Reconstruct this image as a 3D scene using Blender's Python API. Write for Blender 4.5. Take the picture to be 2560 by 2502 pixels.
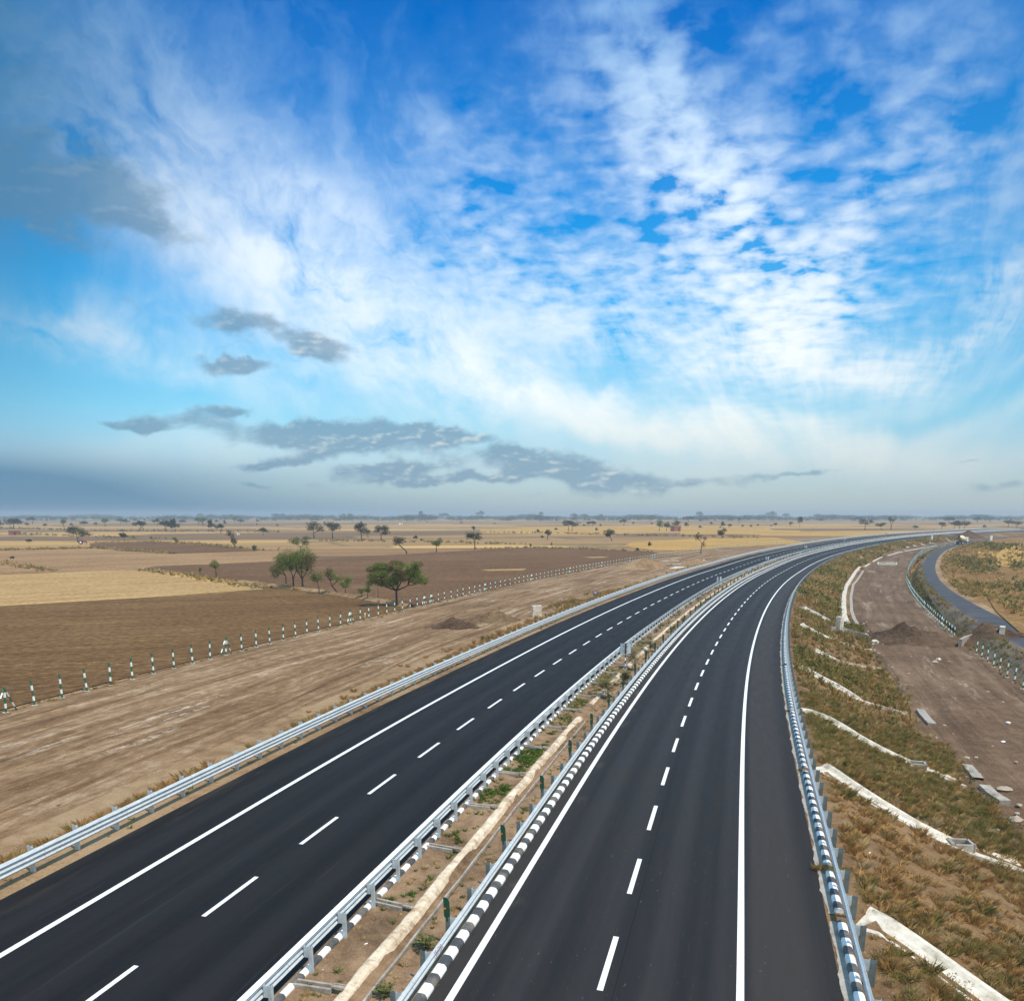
import bpy, bmesh, math, random
import numpy as np
R = math.radians
for _o in list(bpy.data.objects): bpy.data.objects.remove(_o)
scene = bpy.context.scene
COL = scene.collection
random.seed(7); RNG = np.random.default_rng(11)

# ------------------------------------------------------------------ camera
CAM_Z = 11.9804; F_PX = 2123.48; PITCH = R(13.7266); CY = 1806.695
cam = bpy.data.cameras.new('camera'); cam_ob = bpy.data.objects.new('camera', cam); COL.objects.link(cam_ob)
cam.sensor_fit = 'HORIZONTAL'; cam.sensor_width = 36; cam.lens = F_PX / 2560 * 36
cam.shift_y = (CY - 1251) / 2560; cam.clip_start = .1; cam.clip_end = 30000
cam_ob.location = (0, 0, CAM_Z); cam_ob.rotation_euler = (math.pi / 2 - PITCH, 0, 0)
scene.camera = cam_ob

# ------------------------------------------------------------------ sun, sky, exposure
SUN_EL, SUN_AZ = R(63), R(132)          # azimuth clockwise from +Y: high, behind and a little to the right
sl = bpy.data.lights.new('sun', 'SUN'); sl.energy = 4.2; sl.angle = R(.8); sl.color = (1, .90, .76)
so_ = bpy.data.objects.new('sun', sl); COL.objects.link(so_)
so_.rotation_euler = (math.pi / 2 - SUN_EL, 0, -SUN_AZ + math.pi)
from mathutils import Vector
_d = Vector((math.sin(SUN_AZ) * math.cos(SUN_EL), math.cos(SUN_AZ) * math.cos(SUN_EL), math.sin(SUN_EL)))
so_.rotation_euler = _d.to_track_quat('Z', 'Y').to_euler()
so_.location = (60, 20, 80)
vs = scene.view_settings; vs.view_transform = 'Standard'; vs.look = 'None'; vs.gamma = 1; vs.exposure = 0.08
vs.use_curve_mapping = False

class NT:
    """small helper for writing node trees"""
    def __init__(s, nt): s.t = nt; nt.nodes.clear()
    def n(s, kind, ins=None, **kw):
        nd = s.t.nodes.new(kind)
        for k, v in kw.items(): setattr(nd, k, v)
        for k, v in (ins or {}).items():
            sk = nd.inputs[k]
            if isinstance(v, bpy.types.NodeSocket): s.t.links.new(v, sk)
            else:
                if isinstance(v, (tuple, list)) and len(v) == 3 and sk.type == 'RGBA': v = (*v, 1)
                sk.default_value = v
        return nd
    def m(s, op, a, b=None, c=None, clamp=False):
        ins = {0: a}
        if b is not None: ins[1] = b
        if c is not None: ins[2] = c
        return s.n('ShaderNodeMath', ins, operation=op, use_clamp=clamp).outputs[0]
    def ramp(s, f, st, interp='LINEAR'):
        nd = s.n('ShaderNodeValToRGB', {0: f}); cr = nd.color_ramp; cr.interpolation = interp
        while len(cr.elements) < len(st): cr.elements.new(.5)
        for e, (p, c) in zip(cr.elements, st):
            e.position = p; e.color = (c, c, c, 1) if isinstance(c, (int, float)) else (*c, 1)
        return nd.outputs[0]
    def sm(s, f, lo, hi, a=0., b=1.):
        return s.n('ShaderNodeMapRange', {0: f, 1: lo, 2: hi, 3: a, 4: b}, interpolation_type='SMOOTHSTEP').outputs[0]
    def mix(s, f, a, b, mode='MIX'):
        nd = s.n('ShaderNodeMix', data_type='RGBA', blend_type=mode); nd.inputs[0].default_value = .5
        for i, v in ((0, f), (6, a), (7, b)):
            if isinstance(v, bpy.types.NodeSocket): s.t.links.new(v, nd.inputs[i])
            else: nd.inputs[i].default_value = (*v, 1) if isinstance(v, (tuple, list)) else v
        return nd.outputs[2]
    def noise(s, vec, scale, detail=4, rough=.55, dist=0., out=0):
        return s.n('ShaderNodeTexNoise', {'Vector': vec, 'Scale': scale, 'Detail': detail, 'Roughness': rough, 'Distortion': dist}).outputs[out]
    def comb(s, x, y, z=0.): return s.n('ShaderNodeCombineXYZ', {0: x, 1: y, 2: z}).outputs[0]

def dir_azel(u, v):
    a = (u - 1280) / F_PX; b = (CY - v) / F_PX
    y = math.cos(PITCH) + b * math.sin(PITCH); z = -math.sin(PITCH) + b * math.cos(PITCH)
    return math.degrees(math.atan2(a, y)), math.degrees(math.atan2(z, math.hypot(a, y)))

def build_world():
    w = bpy.data.worlds.new('World'); scene.world = w; w.use_nodes = True
    N = NT(w.node_tree)
    tc = N.n('ShaderNodeTexCoord').outputs['Generated']
    sp = N.n('ShaderNodeSeparateXYZ', {0: tc}).outputs
    az = N.m('MULTIPLY', N.m('ARCTAN2', sp[0], sp[1]), 57.29578)
    el = N.m('MULTIPLY', N.m('ARCSINE', sp[2]), 57.29578)
    sky = N.n('ShaderNodeTexSky', sky_type='NISHITA', sun_disc=False, sun_elevation=SUN_EL, sun_rotation=SUN_AZ,
              altitude=200, air_density=1.0, dust_density=.6, ozone_density=3.0).outputs[0]
    # deeper, clearer blue overhead and a paler turquoise low down, as this air has it
    tint = N.ramp(N.m('DIVIDE', el, 30, clamp=True), [(.1, (.74, .87, 1.0)), (.2, (.60, 1.04, 1.12)), (.3, (.38, 1.07, 1.22)), (.42, (.12, 1.02, 1.36)), (.6, (.02, .86, 1.38)), (.9, (.0, .58, 1.22))])
    base = N.mix(1., sky, tint, 'MULTIPLY')
    P = N.comb(az, el)
    def warp(sc, k, seed=0.):
        wn = N.n('ShaderNodeTexNoise', {'Vector': N.comb(N.m('ADD', az, seed), el), 'Scale': sc, 'Detail': 5, 'Roughness': .55}).outputs[1]
        wv = N.n('ShaderNodeVectorMath', {0: wn, 1: (.5, .5, .5)}, operation='SUBTRACT').outputs[0]
        return wv, N.n('ShaderNodeVectorMath', {0: P, 1: N.n('ShaderNodeVectorMath', {0: wv, 'Scale': k}, operation='SCALE').outputs[0]}, operation='ADD').outputs[0]
    wv, Pw = warp(.10, 7.); _, Pg = warp(.5, 1.6, 40.)
    def blobs(lst, vec):
        """soft elongated patches: (u, v, length, breadth, tilt, amount)"""
        tot = None
        for (u, v, ru, rv, ang, amp) in lst:
            a0, e0 = dir_azel(u, v); k = 1 / 41.
            vr = N.n('ShaderNodeVectorRotate', {'Vector': vec, 'Center': (a0, e0, 0), 'Angle': R(-ang)}, rotation_type='Z_AXIS').outputs[0]
            q = N.n('ShaderNodeVectorMath', {0: vr, 1: (1 / (ru * k), 1 / (rv * k), 0), 2: (-a0 / (ru * k), -e0 / (rv * k), 0)}, operation='MULTIPLY_ADD').outputs[0]
            d2 = N.n('ShaderNodeVectorMath', {0: q, 1: q}, operation='DOT_PRODUCT').outputs['Value']
            g = N.m('MULTIPLY', N.m('POWER', .36788, d2), amp); tot = g if tot is None else N.m('ADD', tot, g)
        return tot
    # streaks of high cloud running together towards the lower right
    ca, ce = dir_azel(2120, 1500)
    dx = N.m('SUBTRACT', az, ca); dy = N.m('SUBTRACT', el, ce)
    ang = N.m('ARCTAN2', dy, dx); rad = N.m('SQRT', N.m('ADD', N.m('MULTIPLY', dx, dx), N.m('MULTIPLY', dy, dy)))
    ws = N.n('ShaderNodeSeparateXYZ', {0: wv}).outputs
    pol = N.comb(N.m('ADD', N.m('MULTIPLY', ang, 4.6), N.m('MULTIPLY', ws[0], 2.4)), N.m('ADD', N.m('MULTIPLY', rad, .085), N.m('MULTIPLY', ws[1], 1.6)))
    streak = N.noise(pol, 1.25, 6, .52)
    fine = N.noise(N.comb(N.m('ADD', N.m('MULTIPLY', ang, 24.), N.m('MULTIPLY', ws[0], 7.)), N.m('MULTIPLY', rad, .38)), 1.0, 5, .62)
    soft = N.noise(P, .13, 4, .5)
    # small altocumulus puffs in a high flat layer
    den = N.m('ADD', N.m('MAXIMUM', sp[2], 0), .16)
    pl = N.comb(N.m('DIVIDE', sp[0], den), N.m('DIVIDE', sp[1], den))
    puff = N.noise(pl, 17., 5, .52, .25); puff2 = N.noise(pl, 5., 4, .55, .2)
    vor = N.n('ShaderNodeTexVoronoi', {'Vector': N.n('ShaderNodeVectorMath', {0: pl, 1: N.n('ShaderNodeVectorMath', {0: wv, 'Scale': .25}, operation='SCALE').outputs[0]}, operation='ADD').outputs[0], 'Scale': 14.}, feature='SMOOTH_F1').outputs['Distance']
    mp = N.m('ADD', N.m('ADD', N.m('MULTIPLY', puff, .5), N.m('MULTIPLY', puff2, .45)), N.m('MULTIPLY', N.m('SUBTRACT', .45, vor), .35))
    W = blobs([
        # broad veil on the left and its bright core
        (520, 470, 520, 200, -30, .42), (760, 640, 520, 170, -28, .55), (620, 650, 430, 80, -27, .55), (760, 735, 170, 42, -20, .95), (800, 540, 150, 70, -22, .4), (1050, 800, 300, 110, -36, .5), (930, 900, 330, 90, -24, .35),
        (200, 860, 300, 36, -12, .75), (560, 900, 420, 45, -14, .35), (1230, 960, 150, 60, -18, 1.15), (1000, 950, 300, 50, -18, .3),
        # mackerel band in the middle
        (1130, 500, 170, 120, -45, .42), (1250, 640, 220, 90, -35, .45), (1350, 780, 330, 90, -14, .55), (1500, 860, 300, 60, -10, .45),
        # bright column right of the middle
        (1560, 130, 330, 120, -55, .42), (1680, 330, 230, 130, -65, .65), (1800, 480, 170, 110, -55, .95), (1850, 560, 140, 80, -40, .5), (1700, 700, 260, 110, -10, .55), (1900, 780, 260, 130, 10, .6),
        (2080, 620, 170, 90, 48, .7), (2000, 700, 260, 70, 35, .45), (1960, 860, 120, 60, 25, 1.5), (1880, 900, 240, 40, 14, .6),
        # long pale banks low on the right
        (2150, 925, 150, 38, -6, 1.2), (2050, 960, 220, 50, 12, .5), (1650, 1055, 420, 42, -7, 1.5), (1420, 1010, 260, 40, -8, .7), (1900, 1095, 280, 45, -4, .8), (2490, 760, 80, 70, 35, 1.2), (2420, 870, 160, 22, 20, 1.),
        (2280, 985, 330, 24, 17, .55), (2330, 1060, 330, 30, 16, .6), (2300, 1130, 420, 50, 6, .6), (1900, 1160, 600, 50, 0, .35),
        (850, 1120, 700, 60, 0, .3), (350, 1110, 500, 50, 0, .25), (2520, 420, 140, 260, 45, .25), (2150, 260, 330, 160, 30, .12), (150, 180, 200, 220, 0, .12)], Pw)
    A = N.m('MINIMUM', blobs([(1780, 480, 380, 330, 0, .8), (2100, 520, 260, 300, 20, 1.), (1400, 640, 380, 150, 0, .5), (1700, 200, 500, 240, 0, .5), (2250, 330, 330, 300, 0, .5), (1050, 200, 700, 200, 0, .2), (1350, 420, 260, 160, 0, .5)], P), 1.)
    ns = N.m('ADD', N.m('MULTIPLY', N.m('SUBTRACT', streak, .5), N.sm(el, 1, 11, .8, 3.6)), N.m('ADD', N.m('MULTIPLY', N.m('MULTIPLY', N.m('SUBTRACT', fine, .5), 2.0), N.sm(el, 3, 10)), N.m('MULTIPLY', N.m('SUBTRACT', soft, .5), .8)))
    nm_ = N.m('ADD', N.m('MULTIPLY', N.m('SUBTRACT', mp, .48), 5.6), N.m('MULTIPLY', ns, .35))
    nf = N.n('ShaderNodeMix', {0: A, 2: ns, 3: nm_}).outputs[0]
    cover = N.m('ADD', N.m('MULTIPLY', W, .43), N.m('MULTIPLY', A, .07))
    dens = N.m('MULTIPLY', cover, N.m('MAXIMUM', N.m('ADD', .78, nf), .03))
    dens = N.m('ADD', dens, N.m('MULTIPLY', N.m('MAXIMUM', nf, 0), .07))
    # unseen pale cloud added overhead, beside and behind to mute the blue fill light
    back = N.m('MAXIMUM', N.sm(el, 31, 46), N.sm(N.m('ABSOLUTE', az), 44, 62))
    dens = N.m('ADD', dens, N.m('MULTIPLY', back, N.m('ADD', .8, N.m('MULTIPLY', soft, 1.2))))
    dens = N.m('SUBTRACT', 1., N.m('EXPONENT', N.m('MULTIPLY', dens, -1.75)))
    wcol = N.ramp(N.m('DIVIDE', el, 30, clamp=True), [(0, (.52, .57, .62)), (.1, (.84, .86, .80)), (.25, (1.02, 1.04, 1.03)), (.6, (.88, 1.0, 1.1)), (1, (.26, .60, .95))])
    basec = N.n('ShaderNodeVectorMath', {0: base, 'Scale': .130}, operation='SCALE').outputs[0]
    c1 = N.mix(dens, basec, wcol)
    # low grey clouds with torn edges
    Gb = blobs([(60, 490, 292, 91, -6, 1.), (240, 440, 146, 65, 0, .6), (330, 520, 109, 39, -25, .7), (100, 40, 231, 143, 0, .35), (40, 260, 109, 156, 0, .25),
                (560, 808, 103, 33, -4, 1.), (740, 850, 97, 33, -18, .75), (830, 878, 91, 31, -10, .8), (560, 915, 109, 19, 0, .95), (640, 910, 73, 13, 8, .6),
                (290, 1062, 85, 11, 0, .9), (370, 1065, 26, 18, 0, .8), (470, 1045, 97, 31, 0, 1.), (590, 1020, 67, 13, 5, .9), (330, 760, 48, 18, -20, .45),
                (760, 1090, 183, 33, 3, 1.1), (950, 1095, 231, 39, 0, 1.15), (1120, 1080, 134, 18, -5, .8), (640, 1165, 109, 16, 8, .9), (760, 1150, 97, 18, 6, .7), (930, 1180, 109, 20, 4, .95), (1040, 1165, 122, 23, 4, .9),
                (1270, 1130, 91, 19, 3, 1.), (1330, 1165, 97, 28, 0, .9), (1440, 1175, 158, 39, -4, 1.1), (640, 1215, 61, 9, -8, .7), (1000, 1205, 244, 15, 3, .8), (1200, 1195, 158, 15, 3, .7), (1530, 1205, 134, 20, 4, .85), (1720, 1215, 219, 19, 2, .75),
                (1990, 1183, 146, 10, 3, .8), (2410, 1155, 48, 9, 10, .8), (2530, 1222, 109, 18, 2, .6), (1250, 1240, 610, 13, 0, .35)], Pg)
    gq = N.comb(N.m('MULTIPLY', az, .5), N.m('MULTIPLY', el, 1.1)); gn = N.noise(gq, .75, 6, .52, .1)
    gq2 = N.comb(N.m('ADD', N.m('MULTIPLY', az, .5), -.12), N.m('ADD', N.m('MULTIPLY', el, 1.1), .22)); gn2 = N.noise(gq2, .75, 6, .52, .1)
    gd = N.m('ADD', Gb, N.m('MULTIPLY', N.m('SUBTRACT', gn, .5), 1.9))
    gm = N.m('MULTIPLY', N.sm(gd, .30, 1.05), N.m('MINIMUM', N.m('MULTIPLY', Gb, 1.7), .74))
    lit = N.m('MULTIPLY', N.sm(N.m('SUBTRACT', gn, gn2), .0, .17), N.sm(az, -26, -6, .25, 1.))
    gcol = N.mix(lit, (.17, .30, .43), (.62, .68, .68))
    c2 = N.mix(gm, c1, gcol)
    murk = N.m('MINIMUM', blobs([(-260, 1270, 900, 90, 0, .75), (350, 1290, 700, 40, 0, .35), (150, 1200, 500, 60, 0, .3), (-220, 700, 330, 700, 0, .42), (-160, 60, 460, 420, 0, .62), (2900, 350, 500, 600, 0, .3)], P), .85)
    c3 = N.mix(murk, c2, (.06, .20, .36))
    hz = N.m('MULTIPLY', N.m('EXPONENT', N.m('MULTIPLY', N.m('MAXIMUM', el, 0), -.75)), .66)
    hcol = N.ramp(N.m('DIVIDE', N.m('ADD', az, 32), 64, clamp=True), [(0, (.11, .22, .35)), (.3, (.20, .34, .50)), (.55, (.36, .48, .60)), (1, (.46, .54, .60))])
    c4 = N.mix(hz, c3, hcol)
    low = N.sm(el, -3., 0.)
    c5 = N.mix(low, (.12, .10, .08), c4)
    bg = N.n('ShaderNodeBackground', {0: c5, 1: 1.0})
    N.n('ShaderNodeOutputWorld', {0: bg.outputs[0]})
    w.cycles.sampling_method = 'MANUAL'; w.cycles.sample_map_resolution = 512
build_world()
scene.cycles.max_bounces = 6; scene.cycles.volume_bounces = 0; scene.cycles.transparent_max_bounces = 4
scene.cycles.use_denoising = True

# ------------------------------------------------------------------ the road's plan curve
KN = np.array([-14, 15, 45, 80, 120, 200, 320, 460, 650, 900.])
KV = np.array([-.00107, .00049, .00098, .00066, .00078, .00092, .00113, .00151, .0016, .0006])
ZK = np.array([0, 0, -.371, -.668, -.980, -1.256, -.291, 1.442, 3.378, 4.2])
SS = np.arange(-70, 1500, 1.)
_k = np.interp(SS, np.concatenate([[-70, -40], KN, [1000, 1500]]), np.concatenate([[0, 0], KV, [0, 0]]))
_h = np.concatenate([[0], np.cumsum((_k[1:] + _k[:-1]) / 2)]); _h += .25992 - _h[70]
_x = np.concatenate([[0], np.cumsum((np.sin(_h[1:]) + np.sin(_h[:-1])) / 2)]); _x += 3.05283 - _x[70]
_y = np.concatenate([[0], np.cumsum((np.cos(_h[1:]) + np.cos(_h[:-1])) / 2)]); _y += 22.6835 - _y[70]
_z = np.interp(SS, KN, ZK)
_zp = np.pad(_z, 12, mode='edge'); _z = np.convolve(_zp, np.ones(25) / 25, mode='valid')
EL_ = .030015
def zc(s): return np.interp(s, SS, _z)
def road_z(s, o): return zc(s) - EL_ * o
def xy(s, o):
    x = np.interp(s, SS, _x); y = np.interp(s, SS, _y); h = np.interp(s, SS, _h)
    return x + o * np.cos(h), y - o * np.sin(h)
def head(s): return float(np.interp(s, SS, _h))
def to_so(X, Y):
    X = np.atleast_1d(np.asarray(X, float)).ravel(); Y = np.atleast_1d(np.asarray(Y, float)).ravel()
    S_ = np.empty(len(X)); O_ = np.empty(len(X))
    for a in range(0, len(X), 4000):
        xx, yy = X[a:a + 4000], Y[a:a + 4000]
        d = (xx[:, None] - _x[::2]) ** 2 + (yy[:, None] - _y[::2]) ** 2
        i = d.argmin(1) * 2
        dx, dy = xx - _x[i], yy - _y[i]
        S_[a:a + 4000] = SS[i] + dx * np.sin(_h[i]) + dy * np.cos(_h[i])
        O_[a:a + 4000] = dx * np.cos(_h[i]) - dy * np.sin(_h[i])
    return S_, O_
def z_left(s): return np.interp(s, [-70, 270, 430, 700], [-1.3, -1.3, -.8, -.6])
def z_right(s): return np.interp(s, [-70, 130, 200, 250, 320, 400, 490, 600], [-3.5, -3.6, -3.5, -2.9, -1.0, -.3, .4, .8])
def ss(x, a, b):
    t = np.clip((x - a) / (b - a), 0, 1); return t * t * (3 - 2 * t)
def lin(x, a, b): return np.clip((x - a) / (b - a), 0, 1)
def terr(s, o):
    """height of the land at road coordinates (s along, o to the right)"""
    s = np.asarray(s, float); o = np.asarray(o, float)
    r = road_z(s, np.clip(o, -20, 7.6))
    zl = z_left(s); w = np.exp(-np.clip(-o - 60, 0, None) / 200); zl = zl * w - 1.4 * (1 - w)
    zr = z_right(s)
    w2 = np.exp(-np.clip(o - 70, 0, None) / 150); zrf = zr * w2 + (-2.2) * (1 - w2)
    left = r + (zl - r) * ss(o, -20, -24.5) if False else r + (zl - r) * ss(-o, 20, 24.5)
    right = r + (zrf - r) * lin(o, 7.6, 16.2)
    bump = 1.15 * (ss(o, 28.3, 30.6) - ss(o, 38.6, 42))
    bump = bump * np.interp(s, [-70, 250, 450, 600], [1, 1, .6, .4])
    med = -.06 * ((o > -7.4) & (o < -4.5))
    z = np.where(o < -20, left, np.where(o > 7.6, right + bump, r + med))
    return z
def terr_xy(X, Y):
    s, o = to_so(X, Y); return terr(s, o)
def pg(u, v, extra=0.):
    """point of the land seen at photo pixel (u, v)"""
    a = (u - 1280) / F_PX; b = (CY - v) / F_PX
    r = (a, math.cos(PITCH) + b * math.sin(PITCH), -math.sin(PITCH) + b * math.cos(PITCH))
    z = -1.3
    for _ in range(40):
        t = (z - CAM_Z) / r[2]; X, Y = r[0] * t, r[1] * t
        z = z * .4 + .6 * (float(terr_xy(X, Y)[0]) + extra)
    return X, Y, z
def psize(px, Y): return px * Y / (F_PX * 1.03)

# ------------------------------------------------------------------ object helpers
def tag(o, label=None, cat=None, group=None, kind=None):
    if label: o['label'] = label
    if cat: o['category'] = cat
    if group: o['group'] = group
    if kind: o['kind'] = kind
    return o
def empty(name, loc=(0, 0, 0), rz=0, **kw):
    o = bpy.data.objects.new(name, None); COL.objects.link(o); o.location = loc; o.rotation_euler = (0, 0, rz)
    o.empty_display_size = .3
    return tag(o, **kw)
def link(name, me, parent=None, loc=None, rot=None, **kw):
    o = bpy.data.objects.new(name, me); COL.objects.link(o); o.parent = parent
    if loc is not None: o.location = loc
    if rot is not None: o.rotation_euler = rot
    return tag(o, **kw)
def mesh(name, V, F, mats, uv=None, smooth=False, col=None, mi=None):
    """V (n,3); F (m,k) array or list of arrays; uv per vertex; col per vertex"""
    me = bpy.data.meshes.new(name); V = np.asarray(V, np.float32)
    groups = [np.asarray(f) for f in (F if isinstance(F, list) and len(F) and isinstance(F[0], np.ndarray) and F[0].ndim == 2 else [np.asarray(F)])]
    groups = [g for g in groups if len(g)]
    loops = np.concatenate([g.ravel() for g in groups]).astype(np.int32)
    tot = np.concatenate([np.full(len(g), g.shape[1]) for g in groups]).astype(np.int32)
    st = np.concatenate([[0], np.cumsum(tot)[:-1]]).astype(np.int32)
    me.vertices.add(len(V)); me.vertices.foreach_set('co', V.ravel())
    me.loops.add(len(loops)); me.loops.foreach_set('vertex_index', loops)
    me.polygons.add(len(tot)); me.polygons.foreach_set('loop_start', st); me.polygons.foreach_set('loop_total', tot)
    if smooth is not False: me.polygons.foreach_set('use_smooth', np.full(len(tot), bool(smooth)))
    else: me.polygons.foreach_set('use_smooth', np.zeros(len(tot), bool))
    if mi is not None: me.polygons.foreach_set('material_index', np.asarray(mi, np.int32))
    if uv is not None:
        l = me.uv_layers.new(name='UVMap'); l.data.foreach_set('uv', np.asarray(uv, np.float32)[loops].ravel())
    if col is not None:
        c = me.color_attributes.new('Col', 'FLOAT_COLOR', 'POINT')
        cc = np.ones((len(V), 4), np.float32); cc[:, :3] = col; c.data.foreach_set('color', cc.ravel())
    for m in (mats if isinstance(mats, (list, tuple)) else [mats]): me.materials.append(m)
    me.update(); me.validate(); return me
class MB:
    """collects boxes, tubes and polygons into one mesh"""
    def __init__(s): s.v = []; s.f = []; s.mi = []; s.n = 0; s.cur = 0
    def add(s, V, F):
        V = [tuple(map(float, p)) for p in V]; s.v += V
        for f in F: s.f.append([i + s.n for i in f]); s.mi.append(s.cur)
        s.n += len(V)
    def box(s, c, d, rz=0, taper=1.):
        cx, cy, cz = c; dx, dy, dz = d[0] / 2, d[1] / 2, d[2] / 2; V = []
        for z, k in ((-dz, 1), (dz, taper)):
            for x, y in ((-dx, -dy), (dx, -dy), (dx, dy), (-dx, dy)):
                x, y = x * k, y * k
                V.append((cx + x * math.cos(rz) - y * math.sin(rz), cy + x * math.sin(rz) + y * math.cos(rz), cz + z))
        s.add(V, [(3, 2, 1, 0), (4, 5, 6, 7), (0, 1, 5, 4), (1, 2, 6, 5), (2, 3, 7, 6), (3, 0, 4, 7)])
    def tube(s, pts, rad, n=8, caps=True):
        pts = [Vector(p) for p in pts]; rad = rad if isinstance(rad, (list, tuple)) else [rad] * len(pts)
        V = []; up = None
        for i, p in enumerate(pts):
            t = (pts[min(i + 1, len(pts) - 1)] - pts[max(i - 1, 0)]).normalized()
            if up is None: up = Vector((0, 0, 1)) if abs(t.z) < .9 else Vector((1, 0, 0))
            a = t.cross(up).normalized(); b = a.cross(t).normalized(); up = b
            for k in range(n):
                q = 2 * math.pi * k / n; V.append(p + (a * math.cos(q) + b * math.sin(q)) * rad[i])
        F = []
        for i in range(len(pts) - 1):
            for k in range(n): F.append((i * n + k, i * n + (k + 1) % n, (i + 1) * n + (k + 1) % n, (i + 1) * n + k))
        if caps: F += [tuple(range(n - 1, -1, -1)), tuple(range((len(pts) - 1) * n, len(pts) * n))]
        s.add([tuple(v) for v in V], F)
    def prism(s, outline, z0, z1):
        n = len(outline); V = [(x, y, z0) for x, y in outline] + [(x, y, z1) for x, y in outline]
        s.add(V, [tuple(range(n - 1, -1, -1)), tuple(range(n, 2 * n))] + [(i, (i + 1) % n, n + (i + 1) % n, n + i) for i in range(n)])
    def me(s, name, mats, bevel=0, smooth=False):
        me = bpy.data.meshes.new(name); me.from_pydata(s.v, [], s.f)
        for m in (mats if isinstance(mats, (list, tuple)) else [mats]): me.materials.append(m)
        me.polygons.foreach_set('material_index', s.mi)
        bm = bmesh.new(); bm.from_mesh(me); bmesh.ops.recalc_face_normals(bm, faces=bm.faces)
        if bevel: bmesh.ops.bevel(bm, geom=[e for e in bm.edges if len(e.link_faces) == 2 and e.calc_face_angle() > .6], offset=bevel, segments=1, affect='EDGES')
        bm.to_mesh(me); bm.free()
        if smooth: me.polygons.foreach_set('use_smooth', [True] * len(me.polygons))
        me.update(); return me
def narrow(s, o):
    w = ss(s, 70, 190); return o * (1 - w) + w * np.interp(o, [30.0, 32.1, 36.6, 42., 44.], [30.0, 31.1, 34.2, 41., 44.])
def lattice(S_, O_, zf, omap=None):
    """grid of points in road coordinates"""
    s, o = np.meshgrid(S_, O_, indexing='ij')
    if omap: o = omap(s, o)
    X, Y = xy(s, o); Z = zf(s, o)
    V = np.stack([X, Y, Z], -1).reshape(-1, 3); n, m = s.shape
    i, j = np.meshgrid(np.arange(n - 1), np.arange(m - 1), indexing='ij'); a = (i * m + j).ravel()
    return V, np.stack([a, a + 1, a + m + 1, a + m], -1), np.stack([s, o], -1).reshape(-1, 2)
SL = np.concatenate([np.arange(-60, -16, 4), np.arange(-16, 120, 1.), np.arange(120, 400, 3.), np.arange(400, 1001, 6.)])
def strip(name, O_, mat, zf=terr, S_=None, jit=None, omap=None, **kw):
    V, F, uv = lattice(SL if S_ is None else S_, np.asarray(O_, float), zf, omap)
    if jit is not None: V = jit(V, uv)
    return link(name, mesh(name, V, F, mat, uv), **kw)
def sweep(S_, o0, prof, zf, close=True):
    """profile [(do, h)] swept along the road at offset o0"""
    S_ = np.asarray(S_, float); p = np.asarray(prof, float); m = len(p)
    s = np.repeat(S_, m); o = o0 + np.tile(p[:, 0], len(S_)); X, Y = xy(s, o); Z = zf(s, np.full_like(s, o0)) + np.tile(p[:, 1], len(S_))
    V = np.stack([X, Y, Z], -1); F = []
    for i in range(len(S_) - 1):
        for k in range(m if close else m - 1): F.append((i * m + k, i * m + (k + 1) % m, (i + 1) * m + (k + 1) % m, (i + 1) * m + k))
    uv = np.stack([s, np.tile(np.cumsum(np.concatenate([[0], np.hypot(*np.diff(p, axis=0).T)])), len(S_))], -1)
    caps = [np.array([list(range(m))]), np.array([list(range((len(S_) - 1) * m, len(S_) * m))[::-1]])] if close else []
    return V, [np.array(F)] + caps, uv

# ------------------------------------------------------------------ materials
def mat(name, fn, **kw):
    m = bpy.data.materials.new(name); m.use_nodes = True; N = NT(m.node_tree)
    r = fn(N); c, rough, bump = (list(r) + [None] * 3)[:3]; ex = r[3] if len(r) > 3 else {}
    ins = {'Base Color': c, 'Roughness': .8 if rough is None else rough}
    ins.update(ex)
    if bump is not None:
        h, st, di = bump; ins['Normal'] = N.n('ShaderNodeBump', {'Height': h, 'Strength': st, 'Distance': di}).outputs[0]
    b = N.n('ShaderNodeBsdfPrincipled', ins)
    N.n('ShaderNodeOutputMaterial', {0: b.outputs[0]}); return m
def uvn(N): return N.n('ShaderNodeTexCoord').outputs['UV']
def ob(N): return N.n('ShaderNodeNewGeometry').outputs['Position']
def stretch(N, v, sx, sy, sz=1.): return N.n('ShaderNodeVectorMath', {0: v, 1: (sx, sy, sz)}, operation='MULTIPLY').outputs[0]
def plain(name, col, rough=.6, var=.12, scale=3., metal=0., spec=.5):
    def f(N):
        n = N.noise(ob(N), scale, 4); k = N.sm(n, .3, .7, 1 - var, 1 + var)
        c = N.mix(1., col, N.n('ShaderNodeCombineColor', {0: k, 1: k, 2: k}).outputs[0], 'MULTIPLY')
        return c, rough, None, {'Metallic': metal, 'Specular IOR Level': spec}
    return mat(name, f)

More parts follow.
